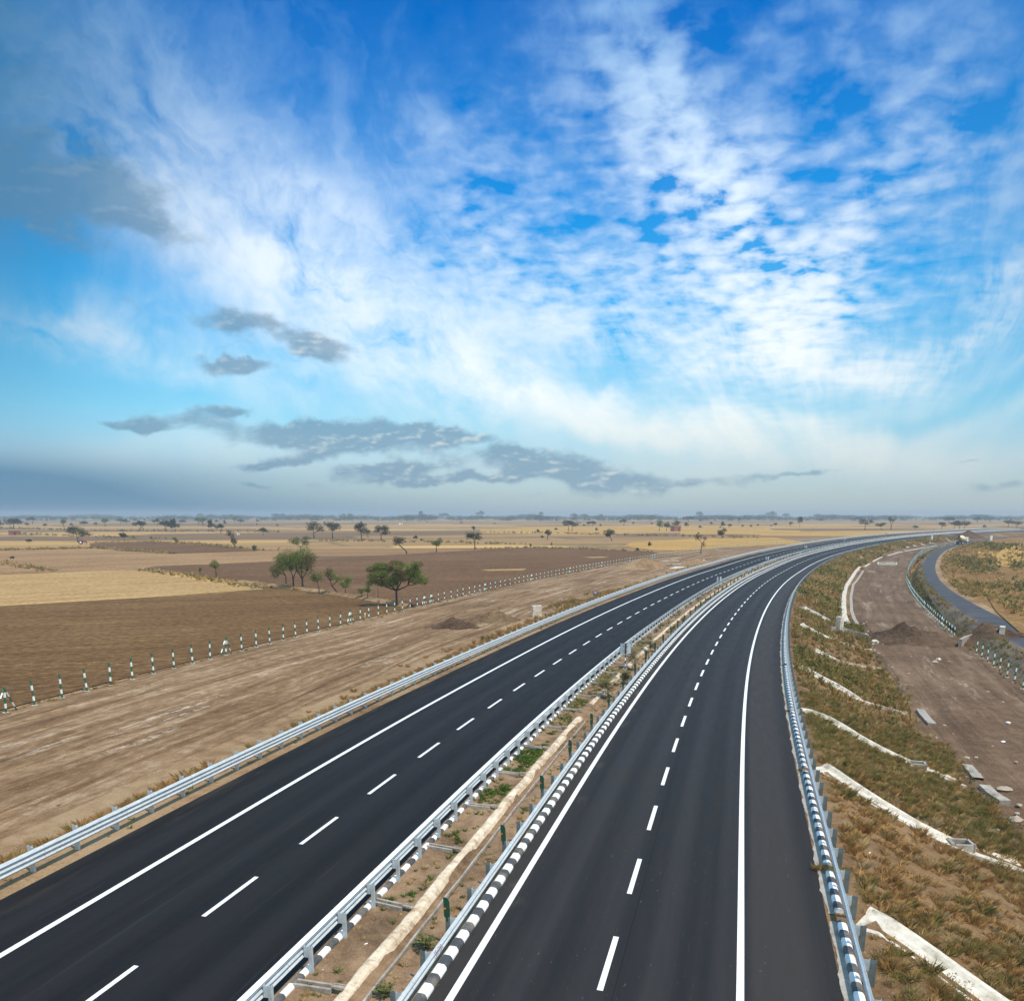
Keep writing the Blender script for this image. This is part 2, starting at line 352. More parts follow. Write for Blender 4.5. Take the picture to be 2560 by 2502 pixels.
def asphalt(name, dark, light, shoulder):
    def f(N):
        uv = uvn(N); sp = N.n('ShaderNodeSeparateXYZ', {0: uv}).outputs; s, o = sp[0], sp[1]
        fine = N.noise(ob(N), 42., 3, .7); mid = N.noise(stretch(N, uv, .35, 2.2), 1., 5, .6); big = N.noise(stretch(N, uv, .03, .5), 1., 4)
        lanes = N.noise(N.comb(N.m('MULTIPLY', o, 1.1), N.m('MULTIPLY', s, .012)), 1.1, 5, .55)
        k = N.m('ADD', N.m('MULTIPLY', N.m('SUBTRACT', fine, .5), .55), N.m('ADD', N.m('MULTIPLY', N.m('SUBTRACT', mid, .5), .75), N.m('MULTIPLY', N.m('SUBTRACT', lanes, .5), 1.3)))
        lw = N.m('ABSOLUTE', N.m('SUBTRACT', N.m('FRACT', N.m('DIVIDE', N.m('ADD', o, 20.2 + (.35 if not shoulder else 0.)), 1.8)), .5)); k = N.m('ADD', k, N.m('MULTIPLY', N.sm(lw, .12, .42), .34))
        seam = N.m('MULTIPLY', N.m('LESS_THAN', N.m('ABSOLUTE', N.m('SUBTRACT', N.m('FRACT', N.m('DIVIDE', N.m('ADD', s, N.m('MULTIPLY', big, .5)), 27.)), .5)), .0016), N.sm(mid, .45, .6)); k = N.m('ADD', k, N.m('MULTIPLY', seam, .6))
        js = N.m('LESS_THAN', N.m('ABSOLUTE', N.m('SUBTRACT', N.m('ADD', o, N.m('MULTIPLY', big, .15)), -12.35 if not shoulder else .42)), .02); k = N.m('SUBTRACT', k, N.m('MULTIPLY', js, .35))
        k = N.m('ADD', k, .42, clamp=True)
        c = N.mix(k, dark, light)
        if shoulder:
            warp = N.m('ADD', o, N.m('MULTIPLY', N.m('SUBTRACT', big, .5), .5))
            sh = N.sm(warp, 3.6, 4.0); c = N.mix(N.m('MULTIPLY', sh, N.m('SUBTRACT', 1, N.m('MULTIPLY', N.sm(warp, 5.1, 5.9), .75))), c, shoulder)
            inn = N.sm(warp, -3.1, -3.7); c = N.mix(N.m('MULTIPLY', inn, .7), c, tuple(v * .95 for v in shoulder))
            # dusty scuffs and droppings in the lane, fine cracks in the wearing course
            sc = N.noise(stretch(N, uv, 1.2, 3.), 1.6, 6, .72); ms = N.m('MULTIPLY', N.sm(sc, .66, .78), N.sm(o, .5, 2.2))
            c = N.mix(N.m('MULTIPLY', ms, .38), c, (.15, .145, .14)); sp2 = N.sm(N.noise(stretch(N, uv, 2.2, 5.), 1.5, 3, .6), .68, .72); c = N.mix(N.m('MULTIPLY', sp2, .30), c, (.22, .21, .20))
            pit = N.sm(N.noise(uv, 9., 3, .6), .70, .74); c = N.mix(N.m('MULTIPLY', pit, N.m('MULTIPLY', N.sm(o, 4.2, 4.8), .7)), c, (.012, .012, .014))
            # dust washed from the median
            du = N.m('MULTIPLY', N.sm(N.noise(stretch(N, uv, .25, .9), 1.3, 5, .7), .56, .74), N.sm(o, -2.6, -4.1)); c = N.mix(N.m('MULTIPLY', du, .5), c, (.17, .125, .085))
        else:
            du = N.m('MULTIPLY', N.sm(N.noise(stretch(N, uv, .5, .9), 1.2, 6, .7), .58, .76), N.sm(o, -9.8, -7.8)); c = N.mix(N.m('MULTIPLY', du, .3), c, (.15, .13, .11))
            arc = N.noise(stretch(N, uv, .08, 3.2), 1., 6, .7, .6); c = N.mix(N.m('MULTIPLY', N.sm(arc, .60, .70), .16), c, (.07, .07, .08))
            dl = N.m('MULTIPLY', N.sm(N.noise(stretch(N, uv, .2, 1.6), 1., 5, .7), .45, .7), N.sm(o, -16.8, -18.3)); c = N.mix(N.m('MULTIPLY', dl, .22), c, (.12, .09, .06))
        return c, N.sm(mid, .3, .7, .62, .8), (fine, .35, .012), {'Specular IOR Level': .14}
    return mat(name, f)
def paint(name, worn=.22, col=(.78, .78, .75)):
    def f(N):
        uv = uvn(N); n = N.noise(stretch(N, uv, 1., 3.), 5., 6, .75); g = N.noise(ob(N), 50., 2)
        c = N.mix(N.m('MULTIPLY', N.sm(n, .64 - worn * .35, .74), .75), col, (.20, .19, .18)); c = N.mix(N.m('MULTIPLY', N.sm(N.noise(stretch(N, uv, .15, .5), 1., 5, .7), .5, .7), .22), c, (.34, .30, .25)); c = N.mix(N.m('MULTIPLY', N.sm(g, .4, .7), .06), c, (.3, .3, .3))
        return c, .55
    return mat(name, f)
def soil(name, cols, bump=.6, gk=.74, rut=0., pale=None, sc=1., rutdir=True, dist=.08):
    """earth: cols dark to light; rut adds wheel tracks along the road"""
    def f(N):
        uv = uvn(N); p = ob(N)
        a = N.noise(p, .09 * sc, 6, .6); b = N.noise(p, .9 * sc, 6, .68); c_ = N.noise(p, 7. * sc, 4, .7)
        t = N.m('ADD', N.m('MULTIPLY', a, .45), N.m('ADD', N.m('MULTIPLY', b, .35), N.m('MULTIPLY', c_, .2)))
        h = N.m('ADD', N.m('MULTIPLY', b, .7), N.m('MULTIPLY', c_, .3))
        if rut:
            wob = N.noise(stretch(N, uv, .02, .1), 1., 3); wsp = N.m('MULTIPLY', N.m('SUBTRACT', wob, .5), 5.)
            sp = N.n('ShaderNodeSeparateXYZ', {0: uv}).outputs
            o2 = N.m('ADD', sp[1], wsp); q = N.comb(N.m('MULTIPLY', sp[0], .045), N.m('MULTIPLY', o2, 1.0))
            r1 = N.noise(q, .8, 7, .70, .5); q2 = N.comb(N.m('MULTIPLY', sp[0], .85), N.m('MULTIPLY', o2, 2.2)); r2 = N.noise(q2, 1., 6, .75, .6)
            rr = N.m('ADD', N.m('MULTIPLY', r1, .65), N.m('MULTIPLY', r2, .35))
            t = N.m('ADD', N.m('MULTIPLY', t, 1 - rut), N.m('MULTIPLY', N.m('ADD', N.m('MULTIPLY', N.m('SUBTRACT', rr, .5), 1.5), .5), rut)); h = N.m('ADD', N.m('MULTIPLY', h, .5), N.m('MULTIPLY', rr, .9))
        cs = dk(cols, gk); t = N.m('ADD', N.m('MULTIPLY', N.m('SUBTRACT', t, .5), 2.3), .5); c = N.ramp(t, [(.22, cs[0]), (.42, cs[1]), (.58, cs[2]), (.80, cs[3])])
        if pale is not None:
            m = N.noise(stretch(N, uv, .05, .35) if rut else p, 1. if rut else .2, 7, .7, .4); fr = N.noise(stretch(N, uv, 1.2, 3.), 1., 5, .75)
            m2 = N.m('MULTIPLY', N.sm(m, .55, .66), N.sm(fr, .42, .58)); c = N.mix(N.m('MULTIPLY', m2, .7), c, pale)
        st = N.sm(N.noise(p, 11. * sc, 2, .5), .66, .70); c = N.mix(N.m('MULTIPLY', st, .5), c, (.38, .33, .28)); sd_ = N.sm(N.noise(p, 8. * sc, 3, .6), .33, .28); c = N.mix(N.m('MULTIPLY', sd_, .55), c, (.05, .035, .022))
        g = N.sm(N.noise(p, 26., 2, .6), .3, .7, .86, 1.12); c = N.mix(1., c, N.n('ShaderNodeCombineColor', {0: g, 1: g, 2: g}).outputs[0], 'MULTIPLY')
        return c, .95, (h, bump, dist), {'Specular IOR Level': .15}
    return mat(name, f)
def dk(cols, k=.80): return [tuple(v * k for v in c) for c in cols]
def crop(name, cols, ang, bump=.5, freq=.6, amt=.35, speck=None):
    cols = dk(cols, .80)
    """field: long marks of the plough or harvester in direction ang"""
    def f(N):
        p = ob(N); r = N.n('ShaderNodeVectorRotate', {'Vector': p, 'Angle': ang}, rotation_type='Z_AXIS').outputs[0]
        a = N.noise(p, .025, 6, .6); b = N.noise(stretch(N, r, .03, freq), 1., 6, .65, .2); c_ = N.noise(p, 1.6, 6, .75); d = N.noise(p, 9., 3, .7)
        t = N.m('ADD', N.m('MULTIPLY', a, .3), N.m('ADD', N.m('MULTIPLY', b, amt), N.m('MULTIPLY', c_, .7 - amt)))
        t = N.m('ADD', N.m('MULTIPLY', N.m('SUBTRACT', t, .5), 2.1), .5); c = N.ramp(t, [(.2, cols[0]), (.42, cols[1]), (.58, cols[2]), (.8, cols[3])])
        k = N.sm(d, .3, .7, .62, 1.38); c = N.mix(1., c, N.n('ShaderNodeCombineColor', {0: k, 1: k, 2: k}).outputs[0], 'MULTIPLY')
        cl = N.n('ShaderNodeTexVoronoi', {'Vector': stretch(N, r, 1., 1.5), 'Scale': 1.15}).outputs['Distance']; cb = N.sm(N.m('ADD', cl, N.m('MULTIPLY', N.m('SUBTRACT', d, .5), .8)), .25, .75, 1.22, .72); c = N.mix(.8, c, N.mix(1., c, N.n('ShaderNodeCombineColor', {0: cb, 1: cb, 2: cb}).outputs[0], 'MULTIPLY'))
        if speck:
            w = N.noise(stretch(N, r, .5, 1.2), 1.1, 7, .82, .6); m = N.m('MULTIPLY', N.sm(w, .54, .66), N.sm(N.noise(stretch(N, r, .015, .06), 1., 5, .6), .38, .60)); c = N.mix(N.m('MULTIPLY', m, .85), c, speck)
        return c, .95, (N.m('ADD', N.m('MULTIPLY', c_, .6), N.m('MULTIPLY', d, .5)), bump, .12), {'Specular IOR Level': .1}
    return mat(name, f)
def plain_fields(N):
    """the open plain: long harvested and fallow parcels split by low bunds"""
    p = ob(N)
    r = N.n('ShaderNodeVectorRotate', {'Vector': p, 'Angle': R(-14)}, rotation_type='Z_AXIS').outputs[0]
    wn = N.n('ShaderNodeTexNoise', {'Vector': p, 'Scale': .006, 'Detail': 2}).outputs[1]
    w = N.n('ShaderNodeVectorMath', {0: N.n('ShaderNodeVectorMath', {0: wn, 1: (.5, .5, .5)}, operation='SUBTRACT').outputs[0], 'Scale': 40.}, operation='SCALE').outputs[0]
    q = stretch(N, N.n('ShaderNodeVectorMath', {0: r, 1: w}, operation='ADD').outputs[0], 1 / 210., 1 / 75., 0.)
    vo = N.n('ShaderNodeTexVoronoi', {'Vector': q, 'Scale': 1., 'Randomness': .8}, distance='CHEBYCHEV')
    cell = N.n('ShaderNodeSeparateColor', {0: vo.outputs['Color']}).outputs[0]
    c = N.ramp(cell, [(0, (.20, .120, .062)), (.24, (.29, .165, .074)), (.42, (.27, .175, .095)), (.55, (.45, .27, .098)), (.7, (.35, .21, .09)), (.84, (.53, .325, .115)), (1, (.27, .16, .075))], 'CONSTANT')
    ve = N.n('ShaderNodeTexVoronoi', {'Vector': q, 'Scale': 1., 'Randomness': .8}, distance='CHEBYCHEV', feature='F2')
    edge = N.m('SUBTRACT', ve.outputs['Distance'], vo.outputs['Distance'])
    en = N.noise(p, .12, 4, .7)
    bund = N.m('MULTIPLY', N.m('SUBTRACT', 1, N.sm(edge, .0, .035)), N.sm(en, .36, .55))
    c = N.mix(N.m('MULTIPLY', bund, .75), c, (.10, .10, .055))
    b = N.noise(stretch(N, r, .008, .11), 1., 6, .68, .3); c_ = N.noise(p, .5, 6, .75)
    k = N.m('ADD', N.sm(b, .3, .7, .62, 1.05), N.m('MULTIPLY', N.m('SUBTRACT', c_, .5), .5)); c = N.mix(1., c, N.n('ShaderNodeCombineColor', {0: k, 1: k, 2: k}).outputs[0], 'MULTIPLY')
    g = N.sm(N.noise(stretch(N, r, .01, .05), 1., 5, .7, .5), .58, .68); sk = N.sm(N.noise(p, .25, 5, .8), .45, .6); c = N.mix(N.m('MULTIPLY', N.m('MULTIPLY', g, sk), .5), c, (.16, .15, .08))
    return c, .95, (c_, .5, .15), {'Specular IOR Level': .1}

M = {}
M['asph_l'] = asphalt('asphalt_new', (.0065, .0060, .0062), (.0175, .0162, .0165), None)
M['asph_r'] = asphalt('asphalt_worn', (.0110, .0104, .0108), (.030, .0278, .0278), (.037, .0318, .0285))
M['asph_s'] = plain('asphalt_service', (.044, .043, .047), .85, .35, .5)
M['line'] = paint('road_paint'); M['line_worn'] = paint('road_paint_worn', .35)
M['soil_l'] = soil('track_soil', [(.120, .062, .026), (.23, .130, .060), (.36, .222, .118), (.60, .44, .29)], .8, .70, .58, (.60, .48, .36))
M['soil_r'] = soil('track_soil_brown', [(.115, .066, .034), (.185, .108, .060), (.265, .162, .095), (.37, .245, .155)], .9, .60, .42, (.42, .32, .23))
M['soil_sh'] = soil('shoulder_soil', [(.17, .10, .05), (.30, .18, .09), (.40, .26, .14), (.46, .32, .19)], .8)
M['soil_slope'] = soil('slope_soil', [(.10, .058, .028), (.20, .115, .055), (.29, .175, .085), (.38, .245, .13)], 1., dist=.2)
M['soil_med'] = soil('median_soil', [(.13, .078, .042), (.26, .160, .09), (.37, .235, .135), (.44, .30, .18)], .9, sc=2.2)
M['soil_dark'] = soil('dug_soil', [(.045, .027, .016), (.095, .056, .033), (.15, .09, .053), (.23, .145, .09)], 1., sc=1.3, dist=.35)
M['soil_heap'] = soil('heap_soil', [(.10, .06, .032), (.18, .11, .06), (.26, .165, .09), (.36, .24, .14)], 1., sc=1.3, dist=.3)
M['gravel'] = soil('verge_gravel', [(.070, .055, .042), (.135, .105, .078), (.21, .16, .115), (.32, .24, .165)], .9, sc=2.)
M['plain'] = mat('plain_parcels', plain_fields)
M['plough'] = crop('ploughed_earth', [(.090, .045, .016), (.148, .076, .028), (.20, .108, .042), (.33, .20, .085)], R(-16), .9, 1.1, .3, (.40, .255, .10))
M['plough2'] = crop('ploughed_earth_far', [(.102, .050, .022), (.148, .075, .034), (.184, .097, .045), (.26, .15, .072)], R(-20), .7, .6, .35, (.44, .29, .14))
M['straw'] = crop('straw_stubble', [(.33, .19, .075), (.43, .26, .105), (.50, .315, .135), (.60, .40, .185)], R(-40), .4, .5, .5)
M['gold'] = crop('golden_stubble', [(.30, .165, .045), (.46, .265, .075), (.56, .335, .10), (.66, .42, .15)], R(10), .5, .5, .4)
M['tan'] = crop('tan_fallow', [(.21, .115, .052), (.31, .178, .083), (.39, .232, .112), (.48, .305, .155)], R(-15), .4, .25, .5)
M['rust'] = crop('rust_grassland', [(.14, .080, .030), (.24, .132, .048), (.33, .185, .065), (.42, .26, .10)], R(30), .8, .5, .3, (.16, .14, .05))
M['zinc'] = mat('galvanised_steel', lambda N: (N.ramp(N.noise(ob(N), 5., 5, .7), [(.3, (.40, .45, .47)), (.7, (.58, .64, .65))]), N.sm(N.noise(ob(N), 2.), .3, .7, .42, .6), None, {'Metallic': .25}))
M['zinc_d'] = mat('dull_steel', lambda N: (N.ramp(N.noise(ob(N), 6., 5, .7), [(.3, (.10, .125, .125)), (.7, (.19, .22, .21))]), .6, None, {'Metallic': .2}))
M['conc'] = mat('cast_concrete', lambda N: (N.ramp(N.noise(ob(N), 1.7, 7, .7), [(.30, (.26, .21, .15)), (.44, (.48, .42, .33)), (.56, (.62, .56, .47)), (.74, (.74, .70, .62))]), .9, (N.noise(ob(N), 14., 4), .4, .02)))
M['conc_cream'] = mat('cream_render', lambda N: (N.mix(N.m('MULTIPLY', N.sm(N.noise(ob(N), 2.2, 7, .8), .46, .64), .85), N.ramp(N.noise(ob(N), .9, 7, .75), [(.3, (.46, .34, .22)), (.5, (.64, .52, .37)), (.7, (.80, .70, .55))]), (.28, .18, .105)), .9, (N.noise(ob(N), 9., 5), .5, .03)))
M['conc_grey'] = mat('weathered_concrete', lambda N: (N.ramp(N.noise(ob(N), 2.2, 7, .75), [(.3, (.17, .145, .12)), (.5, (.33, .285, .235)), (.72, (.47, .42, .36))]), .9, (N.noise(ob(N), 12., 5), .6, .03)))
def beammat(N):
    sp = N.n('ShaderNodeSeparateXYZ', {0: uvn(N)}).outputs; f = N.m('FRACT', N.m('DIVIDE', N.m('ADD', sp[0], 201.3), 4.)); n = N.noise(stretch(N, uvn(N), .7, 9.), 1.5, 6, .7)
    c = N.ramp(N.m('ADD', N.m('MULTIPLY', n, .7), N.m('MULTIPLY', N.noise(ob(N), 6., 4), .3)), [(.3, (.34, .37, .385)), (.5, (.50, .535, .545)), (.7, (.64, .67, .68))])
    lap = N.m('LESS_THAN', f, .0045); lp2 = N.m('MULTIPLY', N.m('LESS_THAN', f, .08), .25); bx = N.m('FRACT', N.m('DIVIDE', sp[0], .11)); bolt = N.m('MULTIPLY', N.m('LESS_THAN', f, .08), N.m('MULTIPLY', N.m('LESS_THAN', bx, .28), N.m('LESS_THAN', N.m('ABSOLUTE', N.m('SUBTRACT', N.m('FRACT', N.m('DIVIDE', sp[1], .155)), .5)), .11)))
    c = N.mix(N.m('MAXIMUM', N.m('MULTIPLY', lap, .85), N.m('MULTIPLY', bolt, .6)), c, (.10, .10, .10)); c = N.mix(lp2, c, (.62, .64, .64)); c = N.mix(N.m('MULTIPLY', N.sm(N.noise(ob(N), 1.2, 5, .75), .58, .72), .35), c, (.33, .27, .20)); return c, .55, None, {'Metallic': .15}
M['zbeam'] = mat('galvanised_beam', beammat)
def kerbmat(N):
    sp = N.n('ShaderNodeSeparateXYZ', {0: uvn(N)}).outputs; fr = N.m('FRACT', N.m('ADD', sp[0], 200.25)); m = N.m('GREATER_THAN', fr, .5)
    wear = N.noise(ob(N), 6., 6, .75); c = N.mix(m, (.050, .055, .062), (.84, .85, .84)); c = N.mix(N.m('MULTIPLY', N.sm(wear, .56, .70), .7), c, (.24, .20, .16)); c = N.mix(N.m('MULTIPLY', N.sm(N.noise(ob(N), .8, 5, .7), .45, .65), .35), c, (.36, .30, .23)); return c, .8
M['kerb'] = mat('kerb_paint', kerbmat)
def postmat(N):
    p = N.n('ShaderNodeTexCoord').outputs['Object']; z = N.n('ShaderNodeSeparateXYZ', {0: p}).outputs[2]
    w = N.m('ADD', N.m('MULTIPLY', N.m('GREATER_THAN', z, .33), N.m('LESS_THAN', z, .66)), N.m('MULTIPLY', N.m('GREATER_THAN', z, 1.08), N.m('LESS_THAN', z, 1.44)))
    return N.mix(w, (.022, .125, .055), (.84, .85, .82)), .6
M['fpost'] = mat('fence_post_paint', postmat)
def polemat(N):
    p = N.n('ShaderNodeTexCoord').outputs['Object']; z = N.n('ShaderNodeSeparateXYZ', {0: p}).outputs[2]
    w = N.m('GREATER_THAN', N.m('FRACT', N.m('ADD', N.m('DIVIDE', z, .44), .0)), .5); w = N.m('MULTIPLY', w, N.m('LESS_THAN', z, 2.15)); return N.mix(w, (.012, .012, .013), (.82, .82, .8)), .5
M['pole'] = mat('banded_pole_paint', polemat)
M['plate'] = plain('sign_back', (.50, .58, .64), .45, .08, 4., .3); M['black'] = plain('black_paint', (.014, .014, .015), .5)
M['green'] = plain('green_plastic', (.006, .055, .028), .35, .1); M['orange'] = plain('orange_reflector', (.85, .16, .02), .3)
M['wire'] = plain('wire_steel', (.20, .20, .19), .5, .05, 3., .5)
M['bark'] = mat('tree_bark', lambda N: (N.ramp(N.noise(stretch(N, ob(N), 4., 4., 1.), 2., 5, .7), [(.3, (.025, .018, .013)), (.7, (.075, .055, .042))]), .95, (N.noise(ob(N), 12., 4), .8, .03)))
def leafmat(N):
    a = N.n('ShaderNodeVertexColor', layer_name='Col').outputs[0]; return a, .65, None, {'Specular IOR Level': .2, 'Subsurface Weight': 0.}
def leafy(name):
    m = bpy.data.materials.new(name); m.use_nodes = True; N = NT(m.node_tree)
    a = N.n('ShaderNodeVertexColor', layer_name='Col').outputs[0]
    d = N.n('ShaderNodeBsdfDiffuse', {0: a}); t = N.n('ShaderNodeBsdfTranslucent', {0: a})
    N.n('ShaderNodeOutputMaterial', {0: N.n('ShaderNodeMixShader', {0: .28, 1: d.outputs[0], 2: t.outputs[0]}).outputs[0]}); return m
M['leaf'] = leafy('foliage'); M['blade'] = leafy('grass_blades')
M['brick'] = mat('brick', lambda N: (N.n('ShaderNodeTexBrick', {'Vector': N.n('ShaderNodeTexCoord').outputs['Object'], 'Color1': (.30, .10, .055, 1), 'Color2': (.24, .08, .045, 1), 'Mortar': (.28, .2, .15, 1), 'Scale': 2.}).outputs[0], .9))
M['white'] = plain('white_paint', (.78, .78, .75), .5); M['red'] = plain('red_paint', (.35, .05, .06), .4); M['rubber'] = plain('rubber', (.02, .02, .02), .8)
M['cream'] = plain('cream_paint', (.72, .66, .40), .45, .15, .8); M['glass'] = plain('dark_glass', (.02, .03, .04), .1); M['blue'] = plain('blue_paint', (.03, .16, .62), .4)
M['litter'] = plain('litter_plastic', (.75, .74, .72), .5); M['rock'] = plain('rock', (.36, .29, .22), .9, .3, 2.)

# ------------------------------------------------------------------ corridor surfaces (butted edge to edge)
def jl(V, uv):
    return V
S_all = SL
strip('left_carriageway', np.linspace(-18.42, -7.86, 9), M['asph_l'], kind='structure')
strip('right_carriageway', np.linspace(-4.12, 6.12, 9), M['asph_r'], kind='structure')
strip('shoulder_verge', [-20.2, -19.6, -19.0, -18.42], M['soil_sh'], kind='structure')
def med_z(s, o):
    z = terr(s, o); n = np.sin(s * 1.7 + o * 3) * .02 + np.sin(s * .63 - o * 5.1) * .025
    chan = -.14 * ((o > -5.95) & (o < -5.6)); return z + chan + np.where((o > -7.4) & (o < -4.5), n + .03, 0)
strip('median_soil', [-7.86, -7.5, -7.2, -6.9, -6.6, -6.3, -6.0, -5.9, -5.75, -5.62, -5.5, -5.2, -4.9, -4.6, -4.3, -4.12], M['soil_med'], zf=med_z, kind='structure')
strip('verge_slope', [-26.5, -25.5, -24.5, -23.6, -22.9, -22.2, -21.5, -20.8, -20.2], M['soil_sh'], kind='structure')
def lt_z(s, o):
    w = np.sin((o + 47) / 20.5 * math.pi) ** .5 if False else 1
    r = (np.sin(o * 2.3 + .7 * np.sin(s * .03)) * .035 + np.sin(o * 5.1 + np.sin(s * .021) * 2) * .02 + np.sin(s * .35 + o * 1.3) * .02)
    return terr(s, o) + r * ss(-o, 26.5, 28) * (1 - ss(-o, 44, 46))
strip('dirt_track', np.arange(-46.5, -26.4, .5), M['soil_l'], zf=lt_z, kind='structure')
strip('embankment', [6.12, 6.6, 7.1, 7.6, 8.6, 9.7, 10.8, 11.9, 13, 14.1, 15.2, 16.2], M['soil_slope'], kind='structure')
def rt_z(s, o):
    r = (np.sin(o * 2.6 + np.sin(s * .05)) * .04 + np.sin(o * 6.1 + 2 * np.sin(s * .04)) * .025 + np.sin(s * .5 + o * .9) * .03 + .05 * np.sin(s * .19 - o * .7))
    return terr(s, o) + r * ss(o, 16.2, 17.5) * (1 - ss(o, 26.5, 28.2))
strip('service_track', np.arange(16.2, 28.3, .6).tolist() + [28.3], M['soil_r'], zf=rt_z, kind='structure')
strip('service_verge', [28.3, 28.9, 29.5, 30.0, 30.6, 31.3, 32.1], M['gravel'], omap=narrow, kind='structure')
def sr_edge(V, uv):
    return V
strip('service_road', [32.1, 33.2, 34.3, 35.4, 36.6], M['asph_s'], omap=narrow, kind='structure')
strip('verge_path', [36.6, 37.2, 37.9], M['soil_sh'], omap=narrow, kind='structure')
strip('field_verge', [37.9, 38.6, 39.4, 40.2, 41.2, 42.0, 44.], M['rust'], omap=narrow, kind='structure')
strip('field', [44., 50, 58, 66, 70, 76], M['rust'], zf=lambda s, o: terr(s, o) + np.where(o > 72, -.5, np.where(o > 60, .05, 0.)), kind='structure')
strip('left_plain', [-76, -70, -64, -58, -52, -46.5], M['plain'], zf=lambda s, o: terr(s, o) + np.where(o < -72, -.5, np.where(o < -60, .02, 0.)), kind='structure')

def build_ground():
    gx = np.concatenate([-np.geomspace(60, 9000, 55)[::-1], np.arange(-55, 56, 5.), np.geomspace(60, 9000, 55)]) + 20
    gx = np.unique(np.concatenate([gx, np.arange(-250, 420, 6.)]))
    gy = np.unique(np.concatenate([-np.geomspace(30, 400, 8), np.arange(-30, 620, 6.), np.geomspace(620, 4600, 45)]))
    X, Y = np.meshgrid(gx, gy, indexing='ij'); s, o = to_so(X, Y); z = terr(s, o)
    inside = (np.abs(o) < 69) & (s > -62) & (s < 1000)
    z = np.where(inside, z - 2.0 * np.clip((69 - np.abs(o)) / 4, 0, 1), z)
    # beyond the far bend the land is plain
    V = np.stack([X.ravel(), Y.ravel(), z], -1); n, m = X.shape
    i, j = np.meshgrid(np.arange(n - 1), np.arange(m - 1), indexing='ij'); a = (i * m + j).ravel()
    link('ground', mesh('ground', V, np.stack([a, a + m, a + m + 1, a + 1], -1), M['plain']), kind='structure')
build_ground()

def field(name, pts, m, lift=.07, world=False, kind='structure', step=12.):
    P = [pg(*p)[:2] for p in pts] if not world else pts
    bm = bmesh.new(); f = bm.faces.new([bm.verts.new((x, y, 0)) for x, y in P])
    xs = [p[0] for p in P]; ys = [p[1] for p in P]
    k = max(step, (max(xs) - min(xs)) / 60); g = min(xs) + k
    while g < max(xs): bmesh.ops.bisect_plane(bm, geom=bm.verts[:] + bm.edges[:] + bm.faces[:], plane_co=(g, 0, 0), plane_no=(1, 0, 0)); g += k
    k = max(step, (max(ys) - min(ys)) / 60); g = min(ys) + k
    while g < max(ys): bmesh.ops.bisect_plane(bm, geom=bm.verts[:] + bm.edges[:] + bm.faces[:], plane_co=(0, g, 0), plane_no=(0, 1, 0)); g += k
    z = terr_xy([v.co.x for v in bm.verts], [v.co.y for v in bm.verts])
    for v, zz in zip(bm.verts, z): v.co.z = zz + lift
    for f in bm.faces:
        f.normal_update()
        if f.normal.z < 0: f.normal_flip()
    me = bpy.data.meshes.new(name); bm.to_mesh(me); bm.free(); me.materials.append(m); return link(name, me, kind=kind)
def fx(ox, oy, k, l): return [(ox + a * k, oy + b * k) for a, b in l]
z1 = lambda l: fx(0, 1250, .3593, l); z2 = lambda l: fx(600, 1250, .3593, l); z3 = lambda l: fx(1200, 1250, .3593, l)
def fence_px(o, s0, s1, n=30):
    return [tuple(float(v) for v in xy(s, o)) for s in np.linspace(s0, s1, n)]
def W(l): return [pg(*p)[:2] for p in l]
# near ploughed field runs along the fence
bund = W(z2([(1180, 748), (950, 708), (550, 648), (150, 598)]))
field('ploughed_field', fence_px(-46.6, -20, 84, 30) + [bund[0], bund[1], bund[2], bund[3]] + W(z1([(1840, 628), (1000, 686), (0, 746), (-900, 800)])) , M['plough'], .07, True)
field('straw_field', z1([(-700, 535), (0, 520), (850, 488), (960, 486), (1300, 545), (1840, 622), (1000, 683), (0, 742), (-900, 796)]), M['straw'], .075)
field('far_ploughed_field', fence_px(-46.6, 86, 204, 40) + W(z3([(1240, 366), (1180, 360), (700, 338), (300, 330), (0, 348)])) + W(z2([(950, 388), (560, 412), (0, 437)])) + W(z1([(1080, 467), (1300, 515), (1600, 560)])) + W(z2([(150, 586), (550, 636), (950, 698)])), M['plough2'], .065, True)
field('tan_field', z1([(-500, 350), (0, 352), (640, 345), (1200, 376), (1700, 362), (2100, 372), (1940, 428), (1080, 462), (960, 484), (0, 517), (-600, 530)]), M['tan'], .06)
field('brown_field', z1([(620, 300), (1000, 294), (1350, 310), (1780, 352), (1650, 358), (1200, 372), (900, 355), (640, 330)]), M['plough2'], .09)
field('gold_field', z3([(1060, 292), (1500, 268), (2050, 262), (2300, 300), (1948, 318), (1350, 352), (1180, 345), (1000, 320)]), M['gold'], .06)
field('gold_field', fx(1700, 1300, .154, [(450, 150), (1948, 165), (1948, 258), (900, 232), (0, 238), (0, 205)]), M['gold'], .06)
field('gold_field', fx(1950, 1290, .154, [(-400, 270), (300, 258), (1100, 242), (2300, 238), (3200, 250), (2200, 290), (1300, 330), (600, 325), (-300, 318)]), M['gold'], .07)
field('gold_field', z3([(0, 205), (500, 185), (1200, 172), (1948, 178), (2050, 212), (1300, 228), (700, 240), (0, 232)]), M['gold'], .05)
field('gold_field', fx(2250, 1290, .15914, [(1230, 500), (1600, 470), (2300, 478), (2300, 850), (1600, 800), (1200, 745)]), M['gold'], .16)
field('fallow_field', fx(2250, 1290, .15914, [(1180, 850), (1600, 815), (2400, 860), (2500, 2100), (1948, 1900), (1500, 1500), (1250, 1150)]), M['rust'], .14)
field('straw_patch', z3([(0, 487), (330, 478), (300, 492), (60, 496)]), M['straw'], .12, step=3)
field('straw_patch', z3([(715, 400), (850, 395), (900, 402), (780, 406)]), M['straw'], .12, step=3)
